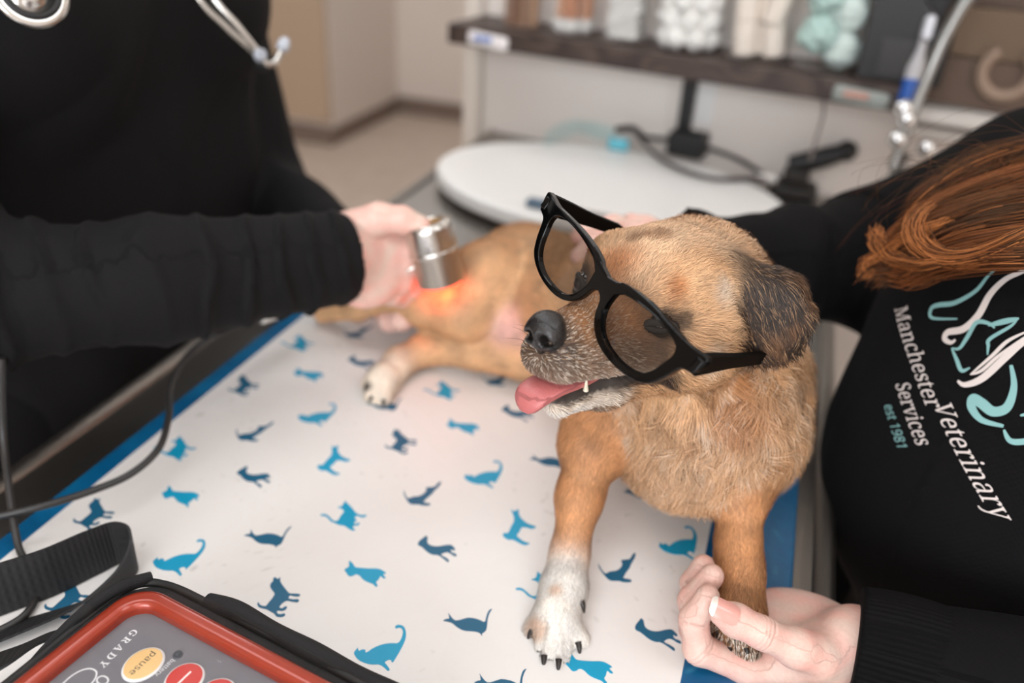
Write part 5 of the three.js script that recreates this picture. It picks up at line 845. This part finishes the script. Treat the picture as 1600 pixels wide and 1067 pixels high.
function jar(x, r, h, label, fill) {
  const t = wallAt(thing('glass_jar', label, 'jar', 'glass jars on the wall shelf'), x, SHELF + 0.0015, 0.072);
  obj('glass', lathe([[0, 0.001], [r * 0.9, 0.001], [r, 0.008], [r, h * 0.88], [r * 0.86, h * 0.95], [r * 0.86, h]], 40), jarGlass, t);
  obj('lid', lathe([[0, h + 0.022], [0.009, h + 0.02], [0.01, h + 0.008], [r * 0.7, h + 0.006], [r * 0.9, h], [r * 0.88, h - 0.003]], 40), mat(0xb9b7b4, 0.25, { metalness: 1 }), t);
  fill(t, r, h); return t;
}
const cottonTex = dataTex(128, 128, (u, v) => { const n = 128 + 110 * pnoise(u, v, 22); return [n, n, n]; }, false);
const tuft = (t, name, r, h, m, seedN, n = 1, fz = 16) => { for (let k = 0; k < n; k++) { const g = new THREE.IcosahedronGeometry(1, 12), P = g.attributes.position; for (let i = 0; i < P.count; i++) { const x = P.getX(i), y = P.getY(i), z = P.getZ(i), q = 1 + 0.16 * fbm(x * 2 + seedN + k * 9, y * 2, z * 2, 3); P.setXYZ(i, x * q * r, y * q * h, z * q * r); } const gg = mergeVertices(g.deleteAttribute('normal').deleteAttribute('uv')); gg.computeVertexNormals(); obj(name, boxUV(gg, fz), m, t).position.set(0, h * 1.02 + k * h * 1.4 + 0.004, 0); } };
const cotton = mat(0xeeebe6, 0.95, { bumpMap: cottonTex, bumpScale: 0.003 });
jar(0.105, 0.036, 0.16, 'glass jar of brown wooden sticks at the left end of the shelf', (t, r, h) => { for (let i = 0; i < 26; i++) { const a = rnd() * 6.28, q = r * 0.8 * Math.sqrt(rnd()); obj('tongue_depressor', box(0.0085, h * 0.8, 0.002).rotateY(rnd() * 3).translate(Math.cos(a) * q, h * 0.41, Math.sin(a) * q), mat([0xa98468, 0x94705a, 0xb8937a][i % 3], 0.7), t); } });
jar(0.201, 0.040, 0.165, 'glass jar of long cotton swabs on the shelf', (t, r, h) => { const tip = cotton, st = [mat(0xd9a888, 0.7), mat(0xcf9576, 0.7)]; for (let i = 0; i < 60; i++) { const a = rnd() * 6.28, q = r * 0.86 * Math.sqrt(rnd()), b = a + 0.3, q2 = r * 0.8 * Math.sqrt(rnd()), s = obj('cotton_swab', tube([[Math.cos(a) * q, 0.008, Math.sin(a) * q], [Math.cos(b) * q2, h * 0.9, Math.sin(b) * q2]], 0.0012, 6, 2), st[i % 2], t); obj('swab_tip', new THREE.SphereGeometry(0.0042, 8, 8).scale(1, 2.6, 1).translate(Math.cos(a) * q, 0.014, Math.sin(a) * q), tip, s); } });
jar(0.293, 0.042, 0.17, 'glass jar of folded white gauze squares', (t, r, h) => { for (let i = 0; i < 22; i++) obj('gauze_square', boxUV(rbox(0.05, 0.006, 0.05, 0.0025).rotateY((rnd() - 0.5) * 0.5), 20).translate((rnd() - 0.5) * 0.006, 0.008 + i * 0.0068, (rnd() - 0.5) * 0.006), cotton, t); });
jar(0.397, 0.052, 0.15, 'wide glass jar packed with white cotton balls', (t, r, h) => { for (let i = 0; i < 40; i++) { const a = i * 2.4, lay = Math.floor(i / 8), q = i % 8 === 7 ? 0.006 : r * 0.64; const g = new THREE.IcosahedronGeometry(0.0175, 5), P = g.attributes.position; for (let j = 0; j < P.count; j++) { const k = 1 + 0.2 * noise(P.getX(j) * 90 + i, P.getY(j) * 90, P.getZ(j) * 90); P.setXYZ(j, P.getX(j) * k, P.getY(j) * k, P.getZ(j) * k); } const gg = mergeVertices(g.deleteAttribute('normal').deleteAttribute('uv')); gg.computeVertexNormals(); obj('cotton_ball', boxUV(gg, 16), cotton, t).position.set(Math.cos(a) * q, 0.02 + lay * 0.026, Math.sin(a) * q); } });
jar(0.504, 0.048, 0.165, 'glass jar of cream rolled bandages left of the green jar', (t, r, h) => { const cr = mat(0xe9dccf, 0.9, { bumpMap: cottonTex, bumpScale: 0.002 }); for (let i = 0; i < 9; i++) { const a = i * 2.2, q = i % 3 === 2 ? 0.008 : r * 0.5; obj('bandage_roll', boxUV(lathe([[0, -0.024], [0.015, -0.024], [0.017, -0.022], [0.017, 0.022], [0.015, 0.024], [0.005, 0.024], [0.004, 0.02], [0, 0.02]], 24), 20).rotateZ((rnd() - 0.5) * 0.5).translate(Math.cos(a) * q, 0.03 + Math.floor(i / 3) * 0.047, Math.sin(a) * q), cr, t); } });
jar(0.604, 0.050, 0.175, 'glass jar of pale green crumpled wraps beside the black box', (t, r, h) => { const gm = [mat(0xcfdcd6, 0.8, { bumpMap: cottonTex, bumpScale: 0.003 }), mat(0xb5d0c8, 0.8, { bumpMap: cottonTex, bumpScale: 0.003 }), mat(0xe2e6e0, 0.8, { bumpMap: cottonTex, bumpScale: 0.003 })]; for (let i = 0; i < 8; i++) { const a = i * 2.1, q = r * 0.42, g = new THREE.IcosahedronGeometry(0.027, 8), P = g.attributes.position; for (let j = 0; j < P.count; j++) { const k = 1 + 0.45 * fbm(P.getX(j) * 50 + i * 3, P.getY(j) * 50, P.getZ(j) * 50, 3); P.setXYZ(j, P.getX(j) * k, P.getY(j) * k, P.getZ(j) * k); } const gg = mergeVertices(g.deleteAttribute('normal').deleteAttribute('uv')); gg.computeVertexNormals(); obj('crumpled_wrap', boxUV(gg, 10), gm[i % 3], t).position.set(Math.cos(a) * q, 0.03 + i * 0.0175, Math.sin(a) * q); } });
{ // sloping black box and things at the end of the shelf
  const t = wallAt(thing('brochure_box', 'sloping black box at the right end of the shelf', 'box'), 0.713, SHELF + 0.0005, 0.06);
  const s = new THREE.Shape([[-0.055, 0], [0.055, 0], [0.055, 0.06], [-0.02, 0.14], [-0.055, 0.14]].map(([a, b]) => new THREE.Vector2(a, b)));
  obj('box_shell', new THREE.ExtrudeGeometry(s, { depth: 0.09, bevelEnabled: true, bevelSize: 0.002, bevelThickness: 0.002, bevelOffset: -0.002 }).translate(-0.002, 0, -0.05), mat(0x211f1f, 0.45), t);
  obj('front_panel', rbox(0.075, 0.05, 0.004, 0.0015, 0.005, 0.032, 0.043), mat(0x343130, 0.4), t);
}
tag(wallAt(obj('turquoise_pouch', rbox(0.035, 0.12, 0.02, 0.009).rotateZ(-0.12), mat(0x3fb6c9, 0.45)), 0.672, SHELF + 0.205, 0.075), 'turquoise pouch standing above the sloping black box', 'pouch');
tag(wallAt(obj('black_sleeve', rbox(0.05, 0.16, 0.03, 0.008).rotateZ(-0.2), mat(0x201e1f, 0.6)), 0.74, SHELF + 0.16, 0.06), 'black sleeve leaning beside the turquoise pouch', 'sleeve');
for (const [x, label, body, mark] of [[0.085, 'white and blue tube taped to the left front of the shelf', 0xe9e2e0, 0x5a78b8], [0.675, 'clear marker clipped to the right front of the shelf', 0x8f948f, 0xb98a7c]]) {
  const t = wallAt(thing('shelf_clip', label, 'clip'), x, SHELF - 0.016, 0.152);
  obj('clip_body', rbox(0.075, 0.022, 0.014, 0.0065).rotateZ(-0.06), mat(body, 0.3), t);
  obj('clip_band', rbox(0.034, 0.009, 0.004, 0.0015, -0.006, 0.003, 0.007), mat(mark, 0.4), t);
}
// charging bracket under the shelf, papers and cable on the wall
{
  const t = wallAt(thing('wall_charger', 'black wall charger with upright rail under the middle of the shelf', 'charger'), 0.40, 0.95, 0.012);
  obj('rail', rbox(0.022, 0.13, 0.02, 0.004, -0.004, 0.058, 0), mat(0x1d1c1c, 0.5), t);
  obj('cradle', rbox(0.062, 0.04, 0.045, 0.005, 0.012, -0.003, 0.016), mat(0x222121, 0.5), t);
  obj('cradle_slot', rbox(0.05, 0.006, 0.02, 0.002, 0.012, 0.017, 0.02), mat(0x0c0c0c, 0.6), t);
}
tag(wallAt(obj('paper_notice', rbox(0.058, 0.125, 0.002, 0.0008), mat(0xe9e0d8, 0.8)), 0.335, 1.0, 0.003), 'cream paper notice on the wall left of the black charger', 'paper');
tag(wallAt(obj('paper_card', rbox(0.032, 0.09, 0.002, 0.0008), mat(0xe8e5e2, 0.7)), 0.425, 1.02, 0.003), 'small white card on the wall right of the black charger', 'paper');
tag(obj('wall_cable', tube([[0.0462, 1.0722, -1.324], [0.0509, 1.0477, -1.3109], [0.0491, 1.0161, -1.3035], [0.047, 0.9854, -1.2907]].map((p) => p), 0.0022, 8, 30), mat(0x7c706a, 0.6)), 'thin grey cable hanging from the shelf to the handset', 'cable');
// right end: board with a ring on it, ledge, gooseneck lamp, bottle
{
  const t = wallAt(thing('wooden_board', 'dark brown wooden board with pale ring hung above the white ledge', 'board'), 0.95, 1.24, 0.012);
  for (let i = 0; i < 5; i++) obj('plank', boxUV(rbox(0.42, 0.066, 0.016, 0.002, 0, -0.136 + i * 0.068, 0), 4 + i * 0.3), mat([0x6b574a, 0x77624f, 0x5f4d42, 0x6f5b4d, 0x665347][i], 0.7), t);
  obj('ring', new THREE.TorusGeometry(0.031, 0.009, 12, 36, 5.2).rotateZ(2.1).translate(-0.105, -0.115, 0.014), mat(0x9c8472, 0.6), t);
  obj('plaque', rbox(0.07, 0.05, 0.006, 0.002, -0.06, -0.01, 0.011), mat(0x8c7866, 0.7), t);
}
tag(wallAt(obj('white_ledge', [rbox(0.62, 0.018, 0.06, 0.003, 0, 0, 0.03), rbox(0.62, 0.016, 0.03, 0.003, 0, -0.03, 0.015)], mat(0xe6e0da, 0.45)), 1.055, 1.058, 0.001), 'white double ledge on the wall beneath the wooden board', 'ledge');
{
  const t = thing('gooseneck_lamp', 'gooseneck lamp with brushed metal neck standing behind the assistant', 'lamp');
  const m = mat(0x9a9a98, 0.3, { metalness: 1 }), c = [0.1893, 0.9, -1.3762];
  obj('neck', tube([[0.1471, 1.021, -1.1802], [0.1535, 1.0699, -1.1993], [0.1616, 1.124, -1.2219], [0.1717, 1.1824, -1.2358], [0.1897, 1.2322, -1.2469], [0.23, 1.2712, -1.2585]], 0.0075, 14, 80), m, t);
  obj('base', lathe([[0, 0], [0.05, 0], [0.052, 0.004], [0.05, 0.012], [0.02, 0.018], [0.012, 0.03], [0.011, 0.1]], 40).translate(...[0.1564, 0.9867, -1.1868]).translate(0, -0.05, 0), m, t);
  for (const p of [[0.141, 1.0961, -1.1869], [0.1468, 1.0848, -1.182], [0.1426, 1.0588, -1.1772], [0.181, 1.0506, -1.1842]]) obj('joint_knob', new THREE.SphereGeometry(0.012, 20, 14).translate(...p), mat(0xe6e6e6, 0.08, { metalness: 1 }), t);
}
{
  const t = thing('spray_bottle', 'white spray bottle with blue label at the shelf end', 'bottle');
  const p = [0.1516, 1.1242, -1.2672], q = [0.1532, 1.1863, -1.2805], d = unit(sub(q, p)), s = unit(cross(d, [0, 0, 1])), F = frame(p, s, d, cross(s, d));
  obj('bottle_body', lathe([[0, -0.05], [0.010, -0.05], [0.0115, -0.045], [0.0115, 0.01], [0.006, 0.03], [0.005, 0.05], [0, 0.05]], 28).applyMatrix4(F), mat(0xb9b6b8, 0.3), t);
  obj('label_band', lathe([[0.0118, -0.04], [0.012, -0.02], [0.0118, -0.005]], 28).applyMatrix4(F), mat(0x1f55a8, 0.4), t);
  obj('trigger', rbox(0.012, 0.03, 0.03, 0.004, 0, 0.06, 0.006).applyMatrix4(F), mat(0xdcdce2, 0.3), t);
}
renderer.render(scene, camera);
